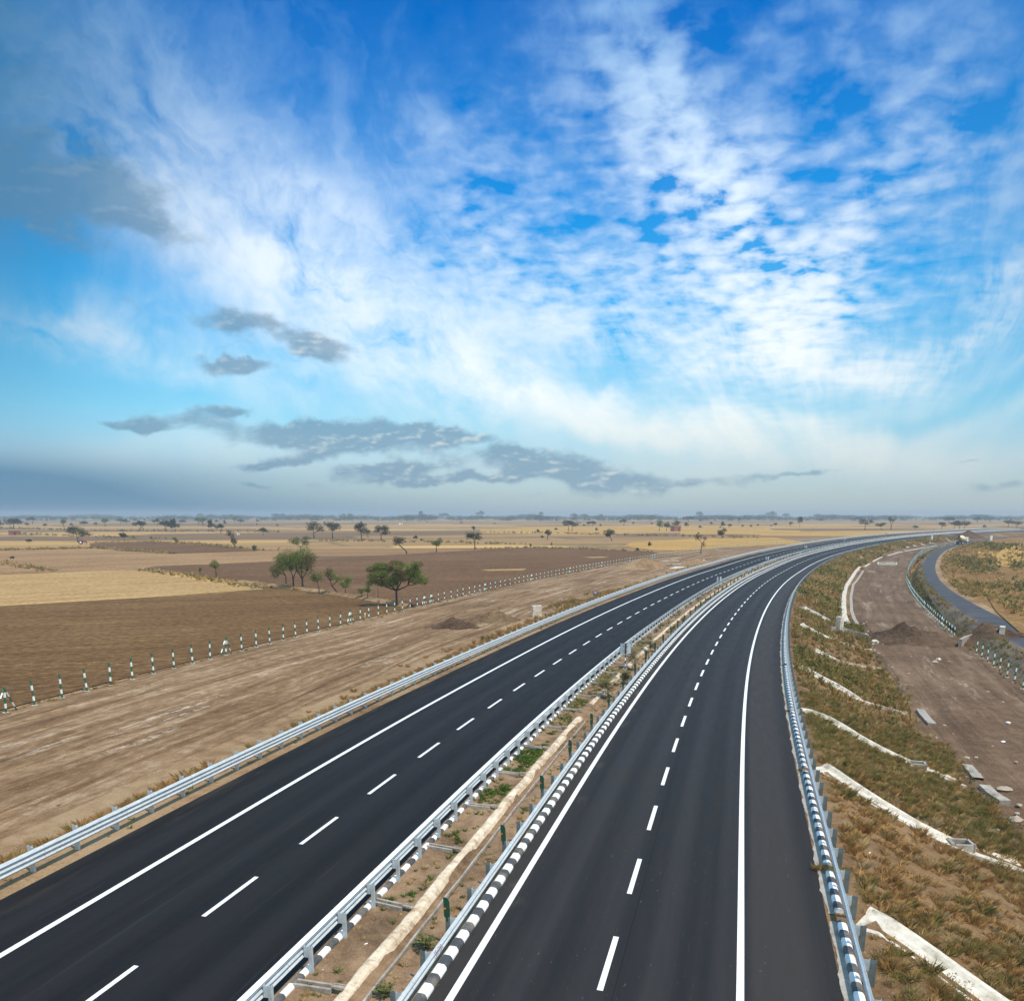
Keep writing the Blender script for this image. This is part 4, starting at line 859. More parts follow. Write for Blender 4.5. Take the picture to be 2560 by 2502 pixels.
# ------------------------------------------------------------------ earth heaps
def vnoise(x, y, seed=0):
    r = np.random.default_rng(seed); t = 0
    for k in range(14):
        f = 2 ** (k / 2.6) * .5; a = r.uniform(0, 6.28); p = r.uniform(0, 6.28); t = t + np.sin(x * f * math.cos(a) + y * f * math.sin(a) + p + 1.7 * np.sin(x * f * .6 * math.sin(a) - y * f * .5 * math.cos(a))) / (1 + k * .45)
    return t / 3.
def mound(label, uv_, rx, ry, h, m, rz=0, seed=1, peaks=None, rough=.35):
    x0, y0, _ = pg(*uv_); n = 64; g = np.linspace(-1.25, 1.25, n); A, B = np.meshgrid(g, g, indexing='ij'); q = np.hypot(A, B) * (1 + .18 * vnoise(A * 2.5, B * 2.5, seed + 5))
    H = np.clip(1 - q, 0, None) ** .85 * h
    for (px, py, pr, ph) in (peaks or []): H = np.maximum(H, np.clip(1 - np.hypot(A - px, B - py) / pr, 0, None) ** .8 * ph)
    H = H * (1 + rough * vnoise(A * 7, B * 7, seed)) + np.clip(H, 0, .25) * vnoise(A * 20, B * 20, seed + 2) * .55
    lx, ly = A * rx, B * ry; X = lx * math.cos(rz) - ly * math.sin(rz); Y = lx * math.sin(rz) + ly * math.cos(rz)
    z0 = terr_xy((X + x0).ravel(), (Y + y0).ravel()).reshape(X.shape); zb = float(terr_xy(x0, y0)[0])
    Z = z0 - zb + H - .12
    V = np.stack([X, Y, Z], -1).reshape(-1, 3); i, j = np.meshgrid(np.arange(n - 1), np.arange(n - 1), indexing='ij'); a = (i * n + j).ravel()
    return link('earth_heap', mesh('earth_heap', V, np.stack([a, a + n, a + n + 1, a + 1], -1), m, np.stack([X, Y], -1).reshape(-1, 2)), None, (x0, y0, zb), label=label, cat='earth heap')
mound('dark clod-covered earth heap left of the pair by the left guardrail', (1133, 1566), 3.6, 2.8, 1.0, M['soil_dark'], R(20), 3, rough=.6)
mound('larger lighter earth heap right of the pair by the left guardrail', (1228, 1552), 4.6, 3.4, 1.15, M['soil_heap'], R(20), 8, rough=.6)
mound('cone of pale brown earth standing on the dirt track by the left fence', (1606, 1420), 7.2, 6.5, 2.7, M['soil_sh'], R(10), 12, rough=.15)
mound('long orange earth bank beside the far part of the left guardrail', (1745, 1411), 12, 4.5, 1.6, M['soil_sh'], R(58), 15)
mound('big dug earth heap blocking the brown service track', (2270, 1602), 6.2, 5.0, 2.0, M['soil_dark'], R(-20), 21, [(-.1, .1, .5, 2.3), (.55, -.1, .5, 1.3)])
mound('dark earth bank between the service road and the culvert wall', (2455, 1590), 5.0, 4.0, 1.5, M['soil_dark'], R(-10), 27)
mound('dark far heap on the embankment above the mixer truck', (2420, 1342), 16, 7, 3.0, M['soil_dark'], R(40), 31)

# ------------------------------------------------------------------ trees
def leaves(rg, C, rad, n, size, cols, flat=.75, droop=.0):
    """n small leaf faces scattered through ellipsoids C (k,3) with radii rad (k,3)"""
    k = len(C); w = rad.prod(1) ** (1 / 1.5); idx = rg.choice(k, n, p=w / w.sum())
    d = rg.normal(size=(n, 3)); d /= np.linalg.norm(d, axis=1)[:, None]; rr = rg.uniform(.15, 1, n) ** .5
    P = C[idx] + d * rr[:, None] * rad[idx]; P[:, 2] -= droop * rg.random(n) ** 2
    a = rg.normal(size=(n, 3)); a[:, 2] *= flat; a /= np.linalg.norm(a, axis=1)[:, None]
    b = np.cross(a, rg.normal(size=(n, 3))); b /= np.linalg.norm(b, axis=1)[:, None]
    L = size * rg.uniform(.6, 1.5, n)[:, None]; Wd = L * rg.uniform(.25, .5, n)[:, None]
    V = np.stack([P - a * L, P + b * Wd, P + a * L, P - b * Wd], 1).reshape(-1, 3)
    F = np.arange(4 * n).reshape(-1, 4)
    cols = np.array(cols); cl = cols[rg.integers(0, len(cols), k)]; c = cl[idx] * rg.uniform(.65, 1.35, (n, 1)) * (1 + rg.uniform(-.12, .12, (n, 3)))
    return V, F, np.repeat(c, 4, axis=0)
GREEN = [(.13, .165, .04), (.16, .185, .05), (.105, .135, .035), (.18, .185, .06), (.15, .14, .055)]
BRIGHT = [(.15, .21, .045), (.19, .24, .06), (.12, .17, .04), (.20, .20, .065), (.17, .13, .06)]
DULL = [(.042, .052, .020), (.052, .060, .025), (.034, .042, .017), (.062, .064, .030)]
BROWN = [(.12, .09, .05), (.10, .085, .045), (.075, .072, .035)]
def tree_mesh(H, W, seed, lobes=None, n=900, leaf=.10, cols=GREEN, trunk=.03, lean=0., fork=.32, K=14, depth=.8, droop=.0, bare=0., limbs=None, cr=(.17, .24)):
    """returns (trunk mesh, crown mesh); lobes are ellipses (x, z, rx, rz) in units of W and H"""
    rg = np.random.default_rng(seed); rr = random.Random(seed)
    lobes = lobes or [(0, .68, .5, .32)]
    A = np.array([l[2] * l[3] for l in lobes]); C = []
    for i in range(K):
        l = lobes[rg.choice(len(lobes), p=A / A.sum())] if i >= len(lobes) else lobes[i]
        th = rg.uniform(0, 2 * math.pi); r = math.sqrt(rg.uniform(.02, 1)) * .70; zz = rg.uniform(-.65, .72)
        C.append(((l[0] + l[2] * r * math.cos(th)) * W, l[2] * r * math.sin(th) * W * depth, (l[1] + l[3] * zz * (1 - .35 * r)) * H))
    C = np.array(C); rw = rg.uniform(*cr, K)[:, None] * W
    rad = np.concatenate([rw, rw, rw * rg.uniform(.45, .75, (K, 1)) * min(1.6, H / W * 1.1)], 1)
    V, F, c = leaves(rg, C, rad, n, leaf, cols, droop=droop * H)
    crown = mesh('crown', V, F, M['leaf'], col=c)
    b = MB(); t = trunk * H; fx_, fz = lean * W * .5, fork * H
    b.tube([(0, 0, -.12), (lean * W * .05, 0, fz * .35), (lean * W * .32, t, fz * .75), (fx_, 0, fz)], [t * 1.35, t, t * .85, t * .8], 7)
    order = np.argsort(-rad[:, 0]); used = C[order][: (limbs or min(K, 9))]
    mids = {}
    for l_i, l in enumerate(lobes):
        mids[l_i] = Vector((l[0] * W * .55 + fx_ * .45, 0, fz + (l[1] * H - fz) * .45)); m0 = mids[l_i]
        b.tube([(fx_, 0, fz * .96), tuple((Vector((fx_, 0, fz)) * .45 + m0 * .55) + Vector((rr.uniform(-.02, .02) * W, rr.uniform(-.02, .02) * W, -.01 * H))), tuple(m0)], [t * .75, t * .55, t * .45], 6, caps=False)
    for p in used:
        li = min(range(len(lobes)), key=lambda q: abs(lobes[q][0] * W - p[0])); m0 = mids[li]; p = Vector(p)
        md = m0 * .5 + p * .5 + Vector((rr.uniform(-.04, .04) * W, rr.uniform(-.04, .04) * W, -.03 * H)); b.tube([tuple(m0), tuple(md), tuple(p)], [t * .42, t * .28, t * .1], 5, caps=False)
        for _ in range(3):
            e = p + Vector((rr.uniform(-.12, .12) * W, rr.uniform(-.12, .12) * W, rr.uniform(-.02, .1) * H)); b.tube([tuple(md * .4 + p * .6), tuple(e)], [t * .16, t * .05], 3, caps=False)
    return b.me('trunk', M['bark'], smooth=True), crown
def put_tree(u, v, hpx, wpx, meshes=None, label=None, group=None, cat='tree', name='acacia_tree', H=None, **kw):
    x, y, z = pg(u, v); h = psize(hpx, y) * 1.08; w = psize(wpx, y) * 1.06
    g = empty(name, (x, y, z), -math.atan2(x, y), label=label, cat=cat, group=group)
    if meshes is None: tm, cm = tree_mesh(h, w, **kw); link('trunk', tm, g); link('crown', cm, g)
    else:
        tm, cm = meshes
        for nm, me in (('trunk', tm), ('crown', cm)):
            o = link(nm, me, g); o.scale = (w, w, h)
    return g
near = [   # the trees that show their own shape
 (716, 1465, 78, 56, 'left trunk of the dense three-tree clump beside the field bund', dict(lobes=[(-.15, .62, .52, .34), (-.3, .48, .3, .2)], n=6500, leaf=.09, cols=GREEN, K=18, trunk=.022, seed=1)),
 (734, 1471, 94, 68, 'middle forked tree of the dense three-tree clump, limb reaching right', dict(lobes=[(-.1, .70, .46, .30), (.2, .64, .36, .3)], n=7500, leaf=.09, cols=GREEN, K=20, trunk=.022, fork=.22, seed=2)),
 (757, 1473, 100, 84, 'right and tallest tree of the dense three-tree clump', dict(lobes=[(.0, .70, .50, .31), (.24, .60, .32, .3), (-.2, .6, .3, .25)], n=9500, leaf=.09, cols=BRIGHT, K=24, trunk=.022, fork=.25, seed=3)),
 (798, 1484, 52, 42, 'thin small tree just right of the dense three-tree clump', dict(lobes=[(-.1, .72, .42, .26)], n=1100, leaf=.10, cols=BRIGHT, K=12, seed=4, trunk=.022)),
 (843, 1486, 60, 48, 'small tree with bent trunk leaning left on the field bund', dict(lobes=[(-.35, .78, .38, .24), (.1, .62, .2, .15)], n=1500, leaf=.10, cols=BRIGHT, K=13, lean=-.5, fork=.35, seed=5)),
 (866, 1488, 43, 38, 'small bright green tree touching the right side of the leaning one', dict(lobes=[(-.05, .68, .45, .30)], n=1300, leaf=.10, cols=BRIGHT, K=12, lean=-.15, seed=6, trunk=.022)),
 (905, 1498, 31, 30, 'left sapling of the pair before the big spreading acacia', dict(lobes=[(0, .68, .48, .3)], n=700, leaf=.09, cols=BRIGHT, K=9, seed=7)),
 (920, 1501, 37, 24, 'right sapling of the pair before the big spreading acacia', dict(lobes=[(0, .72, .45, .26)], n=600, leaf=.09, cols=BRIGHT, K=9, seed=8)),
 (946, 1503, 66, 30, 'thin wispy tree under the left side of the big spreading acacia', dict(lobes=[(0, .75, .5, .22)], n=500, leaf=.08, cols=BROWN, K=8, seed=9, trunk=.012, fork=.4)),
 (992, 1516, 116, 150, 'big spreading acacia with two crown lobes standing at the left fence', dict(lobes=[(-.27, .72, .24, .22), (.16, .74, .33, .25), (.34, .54, .19, .16), (-.36, .52, .15, .14), (.04, .54, .2, .14), (-.12, .5, .14, .1)], n=24000, leaf=.09, cols=BRIGHT, K=84, trunk=.024, fork=.34, seed=10, cr=(.07, .11), limbs=18, droop=.03)),
 (752, 1380, 38, 52, 'tree with two separate crowns standing behind the dense three-tree clump', dict(lobes=[(-.26, .68, .24, .25), (.26, .68, .24, .3)], n=1300, leaf=.22, cols=GREEN, K=14, seed=11, fork=.3)),
 (785, 1345, 39, 44, 'dark spreading acacia, left of the two side by side in mid plain', dict(lobes=[(-.05, .66, .45, .32), (.34, .5, .18, .2)], n=1500, leaf=.3, cols=DULL, K=16, seed=12)),
 (832, 1346, 39, 43, 'dark umbrella acacia, right of the two side by side in mid plain', dict(lobes=[(0, .68, .5, .3)], n=1500, leaf=.3, cols=DULL, K=16, seed=13)),
 (904, 1350, 41, 34, 'leftmost dark acacia of the mid plain row of three', dict(lobes=[(-.05, .66, .5, .33)], n=1300, leaf=.3, cols=DULL, K=15, seed=14)),
 (920, 1344, 26, 27, 'pale wispy tree in the middle of the mid plain row of three', dict(lobes=[(0, .62, .5, .34)], n=500, leaf=.3, cols=DULL, K=12, seed=15)),
 (953, 1350, 37, 40, 'rightmost dark acacia of the mid plain row of three', dict(lobes=[(-.1, .68, .42, .3), (.3, .6, .22, .3)], n=1400, leaf=.3, cols=DULL, K=16, seed=16)),
 (1017, 1384, 46, 38, 'sparse brown tree whose trunk leans hard to the left behind the ploughed field', dict(lobes=[(-.45, .68, .46, .3)], n=800, leaf=.2, cols=BROWN, K=14, lean=-.9, fork=.42, seed=17)),
 (1091, 1380, 36, 31, 'round little acacia on the ploughed field edge between the leaning tree and the umbrella tree', dict(lobes=[(.05, .64, .5, .34)], n=900, leaf=.2, cols=GREEN, K=13, seed=18, fork=.3)),
 (1187, 1374, 41, 44, 'neat umbrella acacia on the far ploughed field edge', dict(lobes=[(-.03, .74, .5, .24)], n=1400, leaf=.2, cols=DULL, K=16, fork=.38, seed=19)),
 (1185, 1331, 17, 14, 'small tree directly behind the neat umbrella acacia', dict(lobes=[(0, .68, .5, .3)], n=400, leaf=.3, cols=DULL, K=9, seed=20)),
 (1369, 1349, 26, 20, 'rusty brown tree on the plain above the far ploughed field', dict(lobes=[(-.1, .7, .4, .3), (.2, .55, .3, .2)], n=600, leaf=.25, cols=BROWN, K=12, seed=21)),
 (1530, 1353, 28, 31, 'dark rounded tree with its trunk leaning right of centre in the golden plain', dict(lobes=[(-.22, .66, .46, .34)], n=1100, leaf=.26, cols=DULL, K=14, lean=-.3, seed=22)),
 (1421, 1327, 26, 30, 'left tree of the broad dark pair in the golden plain', dict(lobes=[(-.1, .66, .5, .32)], n=700, leaf=.4, cols=DULL, K=12, seed=23)),
 (1430, 1327, 25, 34, 'right tree of the broad dark pair in the golden plain', dict(lobes=[(.12, .62, .5, .3)], n=700, leaf=.4, cols=DULL, K=12, seed=24)),
 (1805, 1346, 25, 26, 'bushy dark tree between the dirt track and the brick hut', dict(lobes=[(-.02, .62, .5, .36)], n=900, leaf=.28, cols=DULL, K=13, seed=25)),
 (1752, 1383, 45, 28, 'nearly bare crooked acacia growing at the left fence line', dict(lobes=[(-.25, .86, .36, .12), (.3, .76, .22, .14), (.25, .4, .2, .1)], n=420, leaf=.18, cols=BROWN, K=12, lean=.1, fork=.5, seed=26, trunk=.022, limbs=12)),
 (195, 1356, 38, 54, 'large tree with crown swept to the right beside the red tractor', dict(lobes=[(-.1, .72, .32, .26), (.28, .56, .38, .22)], n=1700, leaf=.28, cols=DULL, K=20, lean=.0, fork=.3, seed=27)),
 (589, 1371, 41, 28, 'crooked tree with an S-shaped trunk at the end of the brown field', dict(lobes=[(-.3, .76, .42, .26), (-.1, .4, .35, .16)], n=700, leaf=.22, cols=BROWN, K=13, lean=-.55, fork=.38, seed=28)),
 (634, 1377, 17, 18, 'round green bush at the end of the brown field', dict(lobes=[(0, .5, .5, .45)], n=500, leaf=.25, cols=GREEN, K=10, seed=29, fork=.12)),
 (541, 1444, 41, 32, 'young tree alone on the left part of the far ploughed field', dict(lobes=[(-.05, .74, .42, .26)], n=700, leaf=.13, cols=BRIGHT, K=12, seed=30, fork=.3)),
 (501, 1437, 20, 10, 'little sapling left of the young tree on the ploughed field', dict(lobes=[(0, .66, .5, .3)], n=200, leaf=.13, cols=GREEN, K=6, seed=31)),
 (1625, 1366, 13, 11, 'dark ball-shaped bush at the far left fence', dict(lobes=[(0, .52, .5, .45)], n=350, leaf=.2, cols=DULL, K=8, seed=32, fork=.1)),
 (441, 1360, 17, 18, 'small bush on the green bund of the brown field', dict(lobes=[(-.05, .6, .5, .38)], n=400, leaf=.25, cols=GREEN, K=9, seed=33, fork=.2)),
 (312, 1354, 21, 20, 'ragged small tree right of the red tractor', dict(lobes=[(-.1, .7, .5, .28)], n=450, leaf=.3, cols=DULL, K=10, seed=34)),
 (1648, 1327, 27, 26, 'left light green tree of the row beside the brick hut', dict(lobes=[(0, .62, .5, .38)], n=900, leaf=.35, cols=GREEN, K=12, seed=35, fork=.2)),
 (1666, 1327, 23, 22, 'dark middle tree of the row beside the brick hut', dict(lobes=[(0, .62, .5, .36)], n=800, leaf=.35, cols=DULL, K=12, seed=36, fork=.2)),
 (1691, 1325, 23, 27, 'dark tree directly behind the brick hut', dict(lobes=[(0, .62, .5, .36)], n=800, leaf=.35, cols=DULL, K=12, seed=37, fork=.2)),
 (2162, 1325, 28, 34, 'wide dark acacia beyond the far bend, nearest to the golden strip', dict(lobes=[(-.05, .66, .5, .3)], n=800, leaf=.35, cols=DULL, K=14, seed=38)),
 (2205, 1326, 19, 28, 'flat-topped dark acacia leaning over right of the wide one', dict(lobes=[(-.15, .72, .5, .26)], n=700, leaf=.35, cols=DULL, K=12, seed=39, lean=-.3)),
 (2227, 1325, 31, 21, 'tall thin forked tree above the golden strip', dict(lobes=[(-.2, .82, .3, .16), (.2, .74, .35, .22)], n=400, leaf=.35, cols=DULL, K=10, seed=40)),
 (2354, 1322, 17, 23, 'round dark tree left of the joined trio behind the far road', dict(lobes=[(0, .6, .5, .36)], n=600, leaf=.4, cols=DULL, K=11, seed=41)),
 (2385, 1322, 19, 24, 'left tree of the joined trio behind the far road', dict(lobes=[(0, .6, .5, .36)], n=600, leaf=.4, cols=DULL, K=11, seed=42)),
 (2398, 1322, 22, 28, 'middle tree of the joined trio behind the far road', dict(lobes=[(0, .6, .5, .36)], n=700, leaf=.4, cols=DULL, K=11, seed=43)),
 (2411, 1322, 20, 28, 'right tree of the joined trio behind the far road', dict(lobes=[(0, .6, .5, .36)], n=700, leaf=.4, cols=DULL, K=11, seed=44)),
 (2520, 1319, 20, 26, 'left tree of the dark pair at the right picture edge', dict(lobes=[(0, .6, .5, .36)], n=700, leaf=.4, cols=DULL, K=11, seed=45)),
 (2542, 1319, 19, 32, 'right tree of the dark pair at the right picture edge', dict(lobes=[(0, .6, .5, .36)], n=700, leaf=.4, cols=DULL, K=11, seed=46)),
]
for (u, v, hp, wp_, lab, kw) in near:
    bush = 'bush' in lab; put_tree(u, v, hp, wp_, label=lab, name='bush' if bush else 'acacia_tree', cat='bush' if bush else 'tree', **kw)
PROT = [tree_mesh(1., 1., 101, [(0, .66, .5, .32)], 900, .048, DULL, .03, fork=.32, K=13), tree_mesh(1., 1., 102, [(-.12, .7, .42, .28), (.22, .6, .3, .28)], 900, .048, DULL, .03, fork=.3, K=14),
        tree_mesh(1., 1., 103, [(0, .72, .5, .24)], 800, .048, DULL, .028, fork=.42, K=11, lean=.2), tree_mesh(1., 1., 104, [(0, .56, .5, .42)], 900, .05, DULL, .03, fork=.12, K=13), tree_mesh(1., 1., 105, [(.1, .68, .44, .3)], 900, .048, GREEN, .03, fork=.3, K=11, lean=-.2)]
far = [(35, 1322, 25, 40), (81, 1310, 17, 25), (161, 1321, 23, 22), (165, 1300, 9, 35), (180, 1315, 8, 12), (210, 1315, 12, 19), (241, 1317, 11, 10), (265, 1316, 20, 31), (302, 1309, 12, 23), (317, 1309, 12, 22), (113, 1319, 10, 10), (80, 1339, 7, 6), (118, 1306, 11, 10), (67, 1317, 11, 10), (2, 1318, 18, 22),
       (105, 1297, 8, 12), (118, 1297, 8, 14), (180, 1297, 9, 26), (213, 1299, 7, 20), (235, 1299, 9, 21), (253, 1299, 6, 12), (350, 1326, 23, 30), (359, 1325, 21, 30), (415, 1329, 29, 32), (439, 1330, 35, 30), (456, 1310, 10, 18), (393, 1316, 19, 19), (509, 1313, 19, 38), (497, 1312, 18, 20), (530, 1327, 30, 22), (543, 1307, 9, 13), (552, 1333, 23, 24), (588, 1308, 15, 18), (601, 1309, 11, 17), (563, 1314, 15, 9), (341, 1303, 6, 18), (363, 1303, 8, 10), (463, 1300, 7, 11),
       (658, 1339, 21, 18), (694, 1316, 6, 7), (812, 1309, 6, 8), (904, 1309, 7, 8), (881, 1305, 11, 17), (645, 1306, 8, 10), (722, 1301, 12, 12), (643, 1314, 7, 5), (1040, 1354, 15, 12), (1054, 1354, 8, 8), (1154, 1357, 8, 7), (1000, 1299, 7, 15), (1123, 1300, 7, 10), (1049, 1305, 5, 5), (1068, 1307, 5, 5),
       (1355, 1349, 11, 8), (1346, 1334, 12, 11), (1391, 1326, 7, 12), (1492, 1328, 9, 10), (1502, 1317, 8, 8), (1481, 1316, 14, 16), (1461, 1316, 6, 11), (1471, 1316, 12, 11), (1559, 1314, 16, 20), (1584, 1311, 7, 8), (1365, 1302, 10, 13), (1351, 1304, 7, 7), (1392, 1304, 8, 8), (1327, 1367, 9, 8), (1379, 1368, 11, 9), (1593, 1382, 13, 8), (1717, 1318, 13, 15), (1721, 1305, 14, 28), (1751, 1321, 8, 11), (1751, 1304, 8, 11), (1779, 1312, 8, 12), (1808, 1319, 16, 15), (1824, 1320, 10, 10), (1801, 1321, 6, 5), (1848, 1309, 16, 16), (1857, 1318, 7, 8), (1878, 1319, 8, 8), (1895, 1316, 7, 8), (1804, 1301, 10, 21), (1607, 1341, 7, 5), (1747, 1336, 6, 7), (1630, 1312, 7, 7),
       (1999, 1318, 26, 13), (1939, 1318, 11, 10), (1977, 1316, 11, 18), (1929, 1316, 5, 8), (2179, 1311, 13, 15), (2052, 1304, 9, 15), (2067, 1301, 7, 6), (2130, 1304, 10, 15), (2148, 1304, 12, 18), (2114, 1301, 6, 6), (2372, 1308, 15, 28), (2443, 1306, 13, 21), (2476, 1306, 11, 22), (2287, 1324, 11, 13), (2462, 1320, 8, 12), (73, 1359, 11, 15), (33, 1403, 13, 12),
       (502, 1298, 14, 26), (528, 1298, 13, 19), (581, 1298, 13, 18), (690, 1298, 14, 20), (708, 1298, 14, 16), (860, 1298, 14, 14), (875, 1298, 15, 14), (1055, 1298, 22, 20), (1110, 1297, 14, 26), (1203, 1297, 19, 24), (1353, 1298, 18, 20), (1434, 1298, 15, 20), (1505, 1298, 14, 18), (1748, 1297, 18, 17), (1930, 1297, 18, 27), (1965, 1297, 13, 31), (2043, 1297, 13, 20), (1575, 1297, 11, 16), (1460, 1297, 12, 20)]
for i, (u, v, hp, wp_) in enumerate(far):
    if v < 1300: g_, l_ = 'hazy trees along the skyline', 'far hazy tree standing against the skyline wood'
    elif hp < 9.5: g_, l_ = 'shrubs dotted over the plain', 'low dark shrub dotted on the distant plain'
    elif v < 1321: g_, l_ = 'small far trees in the hazy fields', 'small dull tree in the hazy fields below the skyline'
    elif u < 300: g_, l_ = 'mid distance trees on the left plain', 'dark acacia in the left plain behind the tractor field'
    elif u < 620: g_, l_ = 'belt of dark acacias on the left plain', 'dark acacia in the belt left of the crooked S-trunk tree'
    else: g_, l_ = 'small trees on the middle plain', 'small tree or bush on the tan plain between the larger acacias'
    small = hp < 9.5 and v >= 1300
    put_tree(u, v, hp, wp_, PROT[3] if small else PROT[(i * 7) % 5], label=l_, group=g_, name='shrub' if small else 'acacia_tree', cat='shrub' if small else 'tree')
def build_woodland():
    rg = np.random.default_rng(5); C = []; rad = []
    for i in range(2600):
        y = rg.uniform(2000, 3900); az = rg.uniform(-36, 36); x = y * math.tan(R(az)); h = rg.uniform(6, 14) * (y / 2600) ** .6 * (1 + .3 * math.sin(az * 1.3) * math.sin(az * .37 + 1))
        w = h * rg.uniform(.6, 1.4); C.append((x, y, -1.4 + h * .55)); rad.append((w, w * .8, h * .45))
    C = np.array(C); rad = np.array(rad); V, F, c = leaves(rg, C, rad, 150000, 1.5, DULL, flat=.9)
    link('woodland', mesh('woodland', V, F, M['leaf'], col=c), kind='stuff', label='long hazy belt of far-off woodland along the skyline', cat='woodland')
build_woodland()

# ------------------------------------------------------------------ weeds, grass and median plants (too many to count)
STRAW = [(.42, .29, .12), (.50, .36, .16), (.36, .24, .09), (.46, .34, .18)]
OLIVE = [(.23, .18, .055), (.28, .215, .07), (.17, .15, .045), (.32, .23, .085)]
DARKG = [(.10, .115, .034), (.13, .14, .042), (.085, .095, .03)]
ORNG = [(.40, .23, .085), (.46, .28, .11), (.35, .20, .075)]
LAWN = [(.10, .16, .03), (.13, .19, .04), (.085, .13, .03)]
def blade_tpl(rg, n, h, spread, wid=.012):
    V = []; 
    for _ in range(n):
        a = rg.uniform(0, 6.283); r0 = rg.uniform(0, spread * .45); L = h * rg.uniform(.45, 1.1); out = spread * rg.uniform(.1, 1.) ; w = wid * rg.uniform(.6, 1.5)
        bx, by = r0 * math.cos(a), r0 * math.sin(a); tx, ty = bx + out * math.cos(a + rg.uniform(-.6, .6)), by + out * math.sin(a + rg.uniform(-.6, .6)); px, py = -math.sin(a) * w, math.cos(a) * w
        mx, my = bx * .6 + tx * .4, by * .6 + ty * .4
        V += [(bx - px, by - py, 0), (bx + px, by + py, 0), (mx + px * .8, my + py * .8, L * .6), (tx, ty, L)]
    return np.array(V)
def bush_tpl(rg, n, h, spread, leaf=.035):
    k = 7; C = np.stack([rg.uniform(-spread, spread, k) * .6, rg.uniform(-spread, spread, k) * .6, rg.uniform(.3, .85, k) * h], -1); rad = np.stack([np.full(k, spread * .4)] * 2 + [np.full(k, h * .22)], -1)
    V, F, c = leaves(rg, C, rad, n, leaf, [(1, 1, 1)], flat=1.1); return V
def scatter(name, label, cat, pts, types, seed=0, parent=None):
    """pts (n,4): x, y, z, scale; types: list of (templates, colours) chosen per point"""
    rg = np.random.default_rng(seed); VV = []; CC = []
    for (x, y, z, sc, ty) in pts:
        T, cols = types[int(ty)]; t = T[rg.integers(0, len(T))]; a = rg.uniform(0, 6.283); ca, sa = math.cos(a), math.sin(a); s2 = sc * rg.uniform(.85, 1.2)
        V = np.stack([x + (t[:, 0] * ca - t[:, 1] * sa) * sc, y + (t[:, 0] * sa + t[:, 1] * ca) * sc, z + t[:, 2] * s2], -1)
        c0 = np.array(cols[rg.integers(0, len(cols))]); c = np.repeat(c0 * rg.uniform(.7, 1.3, (len(t) // 4, 1)), 4, axis=0); VV.append(V); CC.append(c)
    V = np.concatenate(VV); C = np.concatenate(CC); F = np.arange(len(V)).reshape(-1, 4)
    return link(name, mesh(name, V, F, M['blade'], col=C), parent, kind='stuff', label=label, cat=cat)
rg = np.random.default_rng(77)
GT = [blade_tpl(rg, 80, .42, .42, .006) for _ in range(6)]; GT2 = [blade_tpl(rg, 20, .55, .34, .03) for _ in range(4)]
BT = [bush_tpl(rg, 240, .55, .36, .022) for _ in range(6)]; BT2 = [bush_tpl(rg, 34, .6, .4, .085) for _ in range(4)]
LT = [blade_tpl(rg, 26, .12, .16, .007) for _ in range(4)]; GT3 = [blade_tpl(rg, 12, .6, .5, .07) for _ in range(4)]; BT3 = [bush_tpl(rg, 16, .7, .55, .16) for _ in range(3)]
chp = np.array(CH_PTS)
def clear(x, y, d=.75): return (np.hypot(chp[:, 0] - x, chp[:, 1] - y).min() > d)
def patch(x, y, f=.35, seed=3): return float(vnoise(np.array(x * f), np.array(y * f), seed))
P = []
def sow(s0, s1, o0, o1, dens, near_t, sc=(.7, 1.25), keep=.75, thresh=-9, wts=(0., .35), f=.35, seed=3):
    n = int((s1 - s0) * (o1 - o0) * dens); out = []
    S_ = RNG.uniform(s0, s1, n); O_ = RNG.uniform(o0, o1, n); X, Y = xy(S_, O_); Z = terr(S_, O_)
    for x, y, z, o in zip(X, Y, Z, O_):
        if not clear(x, y, keep): continue
        v = patch(x, y, f, seed) + random.uniform(-.55, .55)
        if v < thresh: continue
        ty = near_t[0] if v > wts[1] else (near_t[1] if v > wts[0] else (near_t[2] if random.random() < .55 else near_t[3]))
        out.append((x, y, z - .02, random.uniform(*sc), ty))
    return out
# 0 dry straw, 1 olive grass, 2 olive bush, 3 dark bush, 4 orange grass; +5 coarser, +10 coarsest
TY = [(GT, STRAW), (GT, OLIVE), (BT, OLIVE), (BT, DARKG), (GT, ORNG), (GT2, STRAW), (GT2, OLIVE), (BT2, OLIVE), (BT2, DARKG), (GT2, ORNG), (GT3, STRAW), (GT3, OLIVE), (BT3, OLIVE), (BT3, DARKG), (GT3, ORNG), (LT, LAWN), (LT, STRAW), (LT, ORNG)]
P = sow(-8, 42, 7.4, 17.0, 9.5, (2, 1, 4, 0), (.35, 1.0), thresh=-.3) + sow(-8, 42, 7.3, 17., 1.3, (3, 2, 2, 1), (.6, 1.25), .6, .0) + sow(-8, 42, 7.3, 17., 5., (16, 16, 17, 17), (1., 2.2), .5) 
scatter('embankment_weeds', 'dry grass and olive weeds covering the nearest part of the right embankment', 'weeds', P, TY, 1)
P = sow(42, 120, 7.4, 16.6, 5.5, (7, 6, 9, 5), (.45, 1.15), thresh=-.3) + sow(42, 120, 7.4, 16.5, .5, (8, 7, 7, 6), (.9, 1.6), .8, 0.)
scatter('embankment_weeds', 'olive and orange scrub on the embankment slope around the earth heap', 'weeds', P, TY, 2)
P = sow(120, 470, 7.5, 15.8, 1.7, (12, 11, 14, 10), (.9, 1.9), .9, -.7) + sow(120, 300, 7.4, 15.5, .25, (13, 12, 12, 11), (1.1, 2.), .9, 0.)
scatter('embankment_weeds', 'scrub on the far part of the embankment slope toward the mixer truck', 'weeds', P, TY, 3)
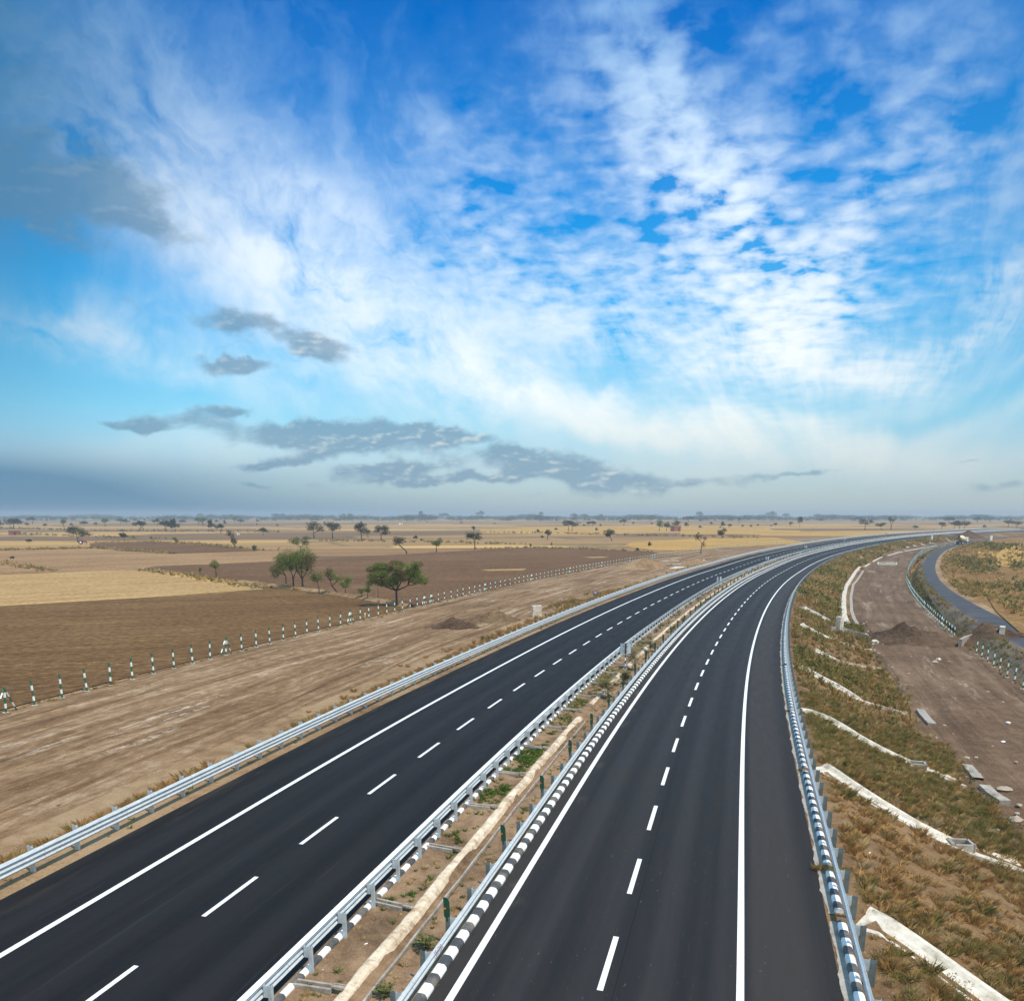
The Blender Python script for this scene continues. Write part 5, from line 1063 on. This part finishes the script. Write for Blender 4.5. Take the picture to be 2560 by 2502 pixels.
P = sow(-14, 60, -24.4, -19.6, 2.6, (4, 4, 0, 1), (.4, .95), .1, -.12) + sow(-14, 70, -19.6, -18.7, .9, (15, 16, 15, 16), (.6, 1.2), .1, -.6) + sow(60, 130, -25., -19.7, 2.2, (9, 9, 5, 6), (.5, 1.2), .1, -.25) + sow(130, 330, -24.5, -19.6, .5, (10, 14, 10, 11), (.8, 1.4), .1, .1) + sow(20, 60, -27., -24.4, .35, (4, 1, 0, 0), (.5, .9), .1, .3)
P += sow(96, 125, -27.5, -21, 1.2, (6, 9, 7, 5), (.8, 1.3), .1, -.3)
scatter('verge_grass', 'orange dry grass along the foot of the left guardrail', 'grass', P, TY, 4)
P = sow(-14, 140, -45.4, -27, .02, (16, 15, 16, 15), (.8, 1.6), .1, .2) + sow(-5, 200, -46.4, -45.2, .9, (0, 1, 0, 4), (.3, .7), .1, .1) + sow(80, 330, -46.5, -45, .7, (10, 11, 10, 10), (.5, .9), .1, .2)
scatter('fence_grass', 'thin dry grass tufts along the foot of the left fence', 'grass', P, TY, 5)
P = []
for a, b_, k in ((-9, 62, 1.),):
    for (s0, s1, den, ty) in ((14.5, 19, 70, 15), (9.8, 13.5, 42, 15), (19.5, 23, 30, 15), (5.2, 8.6, 22, 15), (24, 32, 14, 15), (-1, 5, 7, 15), (-9, -1, 3, 15), (-8, 40, 3.5, 16), (32, 62, 8, 15), (32, 62, 5, 16)):
        n = int((s1 - s0) * 1.1 * den)
        for _ in range(n):
            s, o = random.uniform(s0, s1), random.uniform(-7.5, -6.45)
            if patch(s * 1.3, o * 2, 1., 9) < random.uniform(-.5, .25): continue
            x, y = xy(s, o); P.append((x, y, float(med_z(np.array(s), np.array(o))) , random.uniform(.6, 1.35), ty))
for _ in range(260):
    s, o = random.uniform(-8, 60), random.uniform(-5.5, -4.5); x, y = xy(s, o); P.append((x, y, float(med_z(np.array(s), np.array(o))), random.uniform(.5, 1.2), 16 if random.random() < .75 else 15))
for _ in range(900):
    s, o = random.uniform(60, 420), random.uniform(-7.3, -4.6)
    if abs(o + 6.1) < .45: continue
    x, y = xy(s, o); P.append((x, y, float(road_z(s, o)), random.uniform(.35, .8), 6 if random.random() < .6 else 8))
scatter('median_grass', 'low green and dry grass patches on the median soil', 'grass', P, TY, 6)
P = sow(60, 230, 27.2, 31.2, 1.1, (7, 6, 9, 5), (.4, .9), .3, -.1) + sow(230, 430, 27.2, 31, .5, (12, 11, 14, 10), (.5, 1.), .3, -.2) + sow(40, 92, 28.4, 31.2, .7, (8, 7, 5, 5), (.4, .8), .3, .1)
P += sow(60, 230, 28.2, 31.2, 1.6, (7, 6, 9, 8), (.4, .9), .3, -.3); scatter('fence_scrub', 'scrub between the right fence and the service road', 'scrub', P, TY, 7)
P = sow(150, 420, 35.4, 38.6, .8, (12, 11, 14, 10), (.5, 1.2), .3, -.3, f=.15) + sow(80, 420, 38.4, 50, .5, (12, 11, 14, 10), (.8, 1.7), .3, -.5, f=.1) + sow(100, 420, 40, 60, .12, (13, 13, 12, 11), (1., 2.2), .3, .2, f=.1) + sow(120, 400, 52, 90, .10, (14, 11, 14, 10), (.8, 1.6), .3, -.3, f=.05)
scatter('field_scrub', 'green and rusty scrub between the service road and the golden field', 'scrub', P, TY, 8)
P = sow(20, 112, 15.6, 17.6, 1.0, (8, 7, 9, 6), (.35, .8), .5, .15)
scatter('track_edge_weeds', 'small weeds along the edge of the brown service track', 'weeds', P, TY, 9)
# low scrub along the bunds of the left fields
P = []
def sow_line(pts, n, w, tys, sc):
    Q = np.array([pg(*p)[:2] for p in pts]); d = np.concatenate([[0], np.cumsum(np.hypot(*np.diff(Q, axis=0).T))])
    for t in RNG.uniform(0, d[-1], n): x = np.interp(t, d, Q[:, 0]) + random.gauss(0, w); y = np.interp(t, d, Q[:, 1]) + random.gauss(0, w); P.append((x, y, float(terr_xy(x, y)[0]), random.uniform(*sc), random.choice(tys)))
sow_line(z2([(0, 570), (150, 590), (550, 640), (950, 700), (1180, 748)]), 420, .7, (5, 5, 6, 9, 10), (.5, 1.1))
sow_line(z1([(980, 490), (1300, 525), (1650, 590), (1840, 615)]), 200, 1.2, (10, 10, 11, 5), (.7, 1.3))
sow_line(z1([(0, 350), (400, 342), (660, 334), (900, 352), (1200, 374)]), 260, 1.3, (11, 12, 10, 12), (.9, 1.8))
sow_line(z1([(660, 298), (1000, 292), (1350, 306), (1780, 350), (1930, 352)]), 240, 1.3, (12, 11, 12), (.9, 1.8))
sow_line(z1([(0, 430), (200, 470), (350, 495)]), 60, 1.5, (11, 10), (.9, 1.6)); sow_line(z3([(0, 345), (330, 330), (700, 340), (1180, 362)]), 150, 1.5, (11, 10, 12), (.8, 1.5))
sow_line(z3([(0, 228), (500, 232), (800, 240), (1200, 248), (1948, 265)]), 160, 2.5, (12, 11), (1.4, 2.6)); sow_line(z2([(600, 285), (1100, 290), (1948, 310)]), 120, 2.5, (12, 11), (1.2, 2.2))
sow_line(z1([(0, 200), (600, 215), (1200, 222), (1948, 226)]), 150, 4., (12, 13), (2., 3.5)); sow_line(z1([(150, 240), (700, 262), (1100, 275)]), 90, 3., (12, 13), (1.6, 2.6))
scatter('bund_scrub', 'low scrub growing along the field bunds of the left plain', 'scrub', P, TY, 10)
# a tuft hanging through a break in the right kerb
P = []
for _ in range(26): s, o = 7.0 + random.gauss(0, .16), random.uniform(5.95, 7.3); x, y = xy(s, o); P.append((x, y, float(road_z(s, min(o, 7.5))), random.uniform(.35, .6), random.choice((2, 3, 3, 0))))
scatter('kerb_tuft', 'dark tuft of weeds growing through the break in the right kerb', 'weeds', P, TY, 11)

# countable plants of the median
def sapling(label, s, o, h, w, n, leaf, name='sapling', cols=DARKG, seed=0):
    x, y = xy(s, o); z = float(med_z(np.array(s), np.array(o))) ; g = empty(name, (x, y, z), 0, label=label, cat='plant'); rgx = np.random.default_rng(seed)
    V = []; b = MB(); k = max(6, int(n / 14))
    for i in range(k):
        a = i * 2.4; el = rgx.uniform(.25, 1.); L = w * rgx.uniform(.7, 1.1) / 2; z0 = h * (.25 + .7 * i / k); tip = (math.cos(a) * L, math.sin(a) * L, z0 + L * el * .45); b.tube([(0, 0, z0 * .8), tip], [.008, .003], 3, caps=False)
        for j in range(14):
            t = (j + 1) / 14.; p = np.array((tip[0] * t, tip[1] * t, z0 * .8 + (tip[2] - z0 * .8) * t + .02)); sd = 1 if j % 2 else -1; dr_ = np.array((math.cos(a + sd * 1.1), math.sin(a + sd * 1.1), rgx.uniform(-.1, .3))) * leaf * rgx.uniform(.7, 1.2); wd = np.cross(dr_, (0, 0, 1)) * .28; V += [p, p + dr_ * .5 + wd, p + dr_, p + dr_ * .5 - wd]
    V = np.array(V); c = np.repeat(np.array(cols)[rgx.integers(0, len(cols), len(V) // 4)] * rgx.uniform(.7, 1.5, (len(V) // 4, 1)), 4, axis=0)
    link('leaves', mesh('leaves', V, np.arange(len(V)).reshape(-1, 4), M['blade'], col=c), g); b.tube([(0, 0, -.05), (0, 0, h * .9)], [.014, .006], 5); link('stem', b.me('stem', M['bark']), g)
sapling('small planted sapling standing between the drain lip and the right median rail', -2.35, -5.05, .42, .5, 150, .12, seed=1)
sapling('low green sapling nearest the bottom of the median', -4.9, -5.2, .28, .5, 150, .10, seed=2)
for i, (s, o, h, w, lab) in enumerate([(34.0, -5.7, 1.5, 1.7, 'dense green median shrub left of the nearest green plates, below the sign pole'), (46.2, -5.6, 1.7, 1.5, 'tall leafy median shrub just right of the near sign pole'), (39.2, -5.15, .95, .9, 'shrub half hidden by a green plate under the near sign'), (56.4, -5.5, 1.1, 1.4, 'median shrub beside the drain wall beyond the near sign')]):
    sapling(lab, s, o, h, w, 700, .16, 'shrub', DARKG + OLIVE[:1], seed=10 + i)
rsp = random.Random(9)
for k in range(46):
    s = 72 + k * 9.3 + rsp.uniform(-2, 2); sapling('young green plant in the distant planted part of the median', s, rsp.choice((-5.2, -5.3, -6.9)), rsp.uniform(.6, 1.25), rsp.uniform(.8, 1.5), 170, .2, 'sapling', DARKG + OLIVE[:1], seed=40 + k)
for o_ in bpy.data.objects:
    if o_.get('label') == 'young green plant in the distant planted part of the median': o_['group'] = 'young plants along the far median'

# ------------------------------------------------------------------ rocks and litter
def rock(label, u, v, w, h, m, seed, name='rock', cat='rock', group=None):
    x, y, z = pg(u, v); rgx = np.random.default_rng(seed); bm = bmesh.new(); bmesh.ops.create_icosphere(bm, subdivisions=2, radius=1)
    off = rgx.uniform(0, 9, 3)
    for v_ in bm.verts:
        k = 1 + .22 * math.sin(v_.co.x * 3 + off[0]) + .2 * math.sin(v_.co.y * 4 + off[1]) + .15 * math.sin(v_.co.z * 5 + off[2]); v_.co = Vector((v_.co.x * w * k, v_.co.y * w * .7 * k, v_.co.z * h * k))
    me = bpy.data.meshes.new(name); bm.to_mesh(me); bm.free(); me.materials.append(m); link(name, me, None, (x, y, z + h * .3), (0, 0, rgx.uniform(0, 3)), label=label, cat=cat, group=group)
rock('boulder lying at the edge of the brown track near the right picture edge', 2510, 1975, .34, .2, M['rock'], 1)
rock('boulder half sunk in the soil above the wide end slab', 2540, 2052, .4, .22, M['rock'], 2)
rock('pale stone on the track just past the gravel crossing', 2338, 1656, .45, .18, M['rock'], 3)
rock('white stone beside the gravel crossing', 2347, 1649, .3, .16, M['conc'], 4)
rock('concrete lump between the heap and the near chute end', 2186, 1608, .7, .3, M['conc'], 5, 'concrete_lump', 'rubble')
rock('square pale lump left of the earth heap', 2162, 1596, .6, .5, M['conc'], 6, 'concrete_lump', 'rubble')
rock('crumpled white plastic bag lying in the median between two cross gutters', 912, 2363, .10, .05, M['litter'], 7, 'plastic_bag', 'litter')
rock('small white scrap in the median below the plastic bag', 805, 2426, .07, .03, M['litter'], 8, 'paper_scrap', 'litter')
rock('white litter on the brown track at the right edge', 2520, 1807, .22, .08, M['litter'], 9, 'plastic_scrap', 'litter')
rock('second white scrap on the track, nearer than the first', 2508, 1854, .20, .06, M['litter'], 10, 'plastic_scrap', 'litter')
rock('orange scrap in the median left of the near sign pole', 1486, 1708, .14, .05, M['orange'], 11, 'plastic_scrap', 'litter')
rock('tiny blue-white can on the embankment grass by the nearest chute', 2244, 2266, .08, .05, M['litter'], 12, 'can', 'litter')
rock('small pale can on the embankment above the nearest chute', 2174, 2134, .09, .06, M['litter'], 13, 'can', 'litter')
rr = random.Random(4)
for k in range(90):
    s = rr.uniform(15, 125); o = rr.choice((rr.uniform(15.5, 18.5), rr.uniform(15.5, 27.5))); x, y = xy(s, o); z = float(terr(s, o)); a = rr.uniform(.06, .22)
    if k == 0: pm_ = None
    bm = bmesh.new(); bmesh.ops.create_icosphere(bm, subdivisions=1, radius=1)
    for v_ in bm.verts: v_.co = Vector((v_.co.x * a * rr.uniform(.8, 1.3), v_.co.y * a * rr.uniform(.7, 1.2), v_.co.z * a * .6))
    me = bpy.data.meshes.new('stone'); bm.to_mesh(me); bm.free(); me.materials.append(M['rock']); link('stone', me, None, (x, y, z + .02), (0, 0, rr.uniform(0, 6)), label='small loose brown stone on the service track', cat='stone', group='loose stones on the service track')

# ------------------------------------------------------------------ huts, tractor, mixer truck
def hut(label, u, v, wpx, hpx, m, roof=True, rz=.15, name='hut', tex=None):
    x, y, z = pg(u, v); w = psize(wpx, y); h = psize(hpx, y); g = empty(name, (x, y, z), rz, label=label, cat='hut')
    b = MB(); b.box((0, 0, h / 2), (w, w * .8, h)); link('wall', b.me('wall', m), g)
    b = MB(); b.box((0, 0, h + .06 * h), (w * 1.06, w * .88, .1 * h)); link('roof', b.me('roof', M['conc_grey']), g)
    b = MB(); b.box((w * .2, -w * .41, h * .35), (w * .18, w * .03, h * .66)); link('door', b.me('door', M['black']), g)
hut('small brick hut between the dark trees on the golden plain', 1689, 1328, 20, 13, M['brick'], rz=.5)
hut('low brick hut at the far left picture edge beside a bush', 37, 1337, 22, 10, M['brick'])
hut('tiny white hut far away in the hazy middle fields', 1002, 1312, 9, 5, M['white']); hut('tiny dark hut far away, middle of the hazy fields', 1153, 1309, 7, 5, M['brick']); hut('lowest and farthest dark hut right of the middle one', 1236, 1310, 6, 3, M['brick'])
hut('small white shed beside the crooked S-trunk tree', 596, 1337, 6, 4, M['white'])
def tractor():
    x, y, z = pg(206, 1360); g = empty('tractor', (x, y, z), R(-70), label='red tractor parked under the large swept tree on the left plain', cat='tractor'); k = 1.15
    b = MB(); b.box((0, .9 * k, 1.1 * k), (.8 * k, 1.7 * k, .7 * k)); b.box((0, -.4 * k, 1.0 * k), (1.1 * k, 1.0 * k, .5 * k)); link('body', b.me('body', M['red'], .06), g)
    b = MB()
    for sx in (-.5, .5):
        for sy in (-.85, .1): b.tube([(sx * k, sy * k, 1.2 * k), (sx * k, sy * k, 2.3 * k)], .05, 6)
    b.box((0, -.4 * k, 2.36 * k), (1.4 * k, 1.5 * k, .1)); link('canopy', b.me('canopy', M['red']), g)
    for nm, sx, sy, r, w in (('wheel', -.75, -.5, .78, .4), ('wheel', .75, -.5, .78, .4), ('wheel', -.6, 1.4, .42, .25), ('wheel', .6, 1.4, .42, .25)):
        b = MB(); b.tube([((sx - w / 2) * k, sy * k, r * k), ((sx + w / 2) * k, sy * k, r * k)], r * k, 18); wh = link('wheel', b.me('wheel', M['rubber'], .04), g); b = MB(); b.tube([((sx - w / 2 - .02) * k, sy * k, r * k), ((sx + w / 2 + .02) * k, sy * k, r * k)], r * .5 * k, 12); link('rim', b.me('rim', M['white']), wh)
tractor()
def mixer():
    x, y, z = pg(2404, 1360); g = empty('mixer_truck', (x, y, z), -head(420) - R(10), label='concrete mixer truck with cream drum parked beside the far service road', cat='truck')
    b = MB(); b.box((0, 0, .85), (1.0, 7.4, .28)); b.box((0, 1.2, .75), (2.3, 1.2, .3)); link('chassis', b.me('chassis', M['black'], .03), g)
    b = MB(); b.box((0, 3.0, 1.85), (2.35, 1.75, 1.75)); link('cab', b.me('cab', M['white'], .15), g); b = MB(); b.box((0, 3.89, 2.2), (2.0, .05, .7)); b.box((1.18, 3.1, 2.2), (.05, 1.0, .6)); b.box((-1.18, 3.1, 2.2), (.05, 1.0, .6)); link('window', b.me('window', M['glass'], .02), g)
    b = MB(); a = Vector((0, 1.8, 1.9)); e = Vector((0, -3.1, 2.75)); pr = [(0, .55), (.12, .95), (.4, 1.18), (.62, 1.15), (.85, .8), (1., .5)]
    b.tube([tuple(a.lerp(e, t)) for t, r in pr], [r for t, r in pr], 20); link('drum', b.me('drum', M['cream'], smooth=True), g)
    b = MB(); b.box((0, -3.2, 2.0), (.3, .3, 2.2)); b.box((.55, -3.1, 1.9), (.12, .12, 2.0)); b.box((-.55, -3.1, 1.9), (.12, .12, 2.0)); b.tube([(0, -3.3, 3.35), (0, -3.75, 2.6)], [.42, .2], 10); b.tube([(0, -3.75, 2.5), (.6, -4.4, 1.5)], .16, 8); link('chute', b.me('chute', M['rubber']), g)
    for sy in (3.0, -1.0, -2.3):
        for sx in (-1.0, 1.0):
            b = MB(); b.tube([(sx - .17, sy, .52), (sx + .17, sy, .52)], .52, 18); wh = link('wheel', b.me('wheel', M['rubber'], .03), g); b = MB(); b.tube([(sx - .19, sy, .52), (sx + .19, sy, .52)], .26, 10); link('rim', b.me('rim', M['white']), wh)
mixer()
# chainage by hand on the near end of the right median rail
tm = text_mesh('25+700', .17, M['ink']); s = -3.55; x, y = xy(s, -4.225)
link('chainage_writing', tm, gF, (x + .012, y, float(road_z(s, -4.3)) + .715), (R(52), 0, math.pi / 2 - head(s)))

# ------------------------------------------------------------------ haze: one even box of air round the place
def haze():
    b = MB(); b.box((0, 2100, 10.5), (19000, 5300, 35)); me = b.me('haze', [])
    m = bpy.data.materials.new('haze_air'); m.use_nodes = True; N = NT(m.node_tree)
    v = N.n('ShaderNodeVolumePrincipled', {'Color': (.62, .72, .80), 'Density': .00027, 'Anisotropy': 0.}); o = N.n('ShaderNodeOutputMaterial'); m.node_tree.links.new(v.outputs[0], o.inputs['Volume'])
    me.materials.append(m); link('haze', me, kind='stuff')
haze()
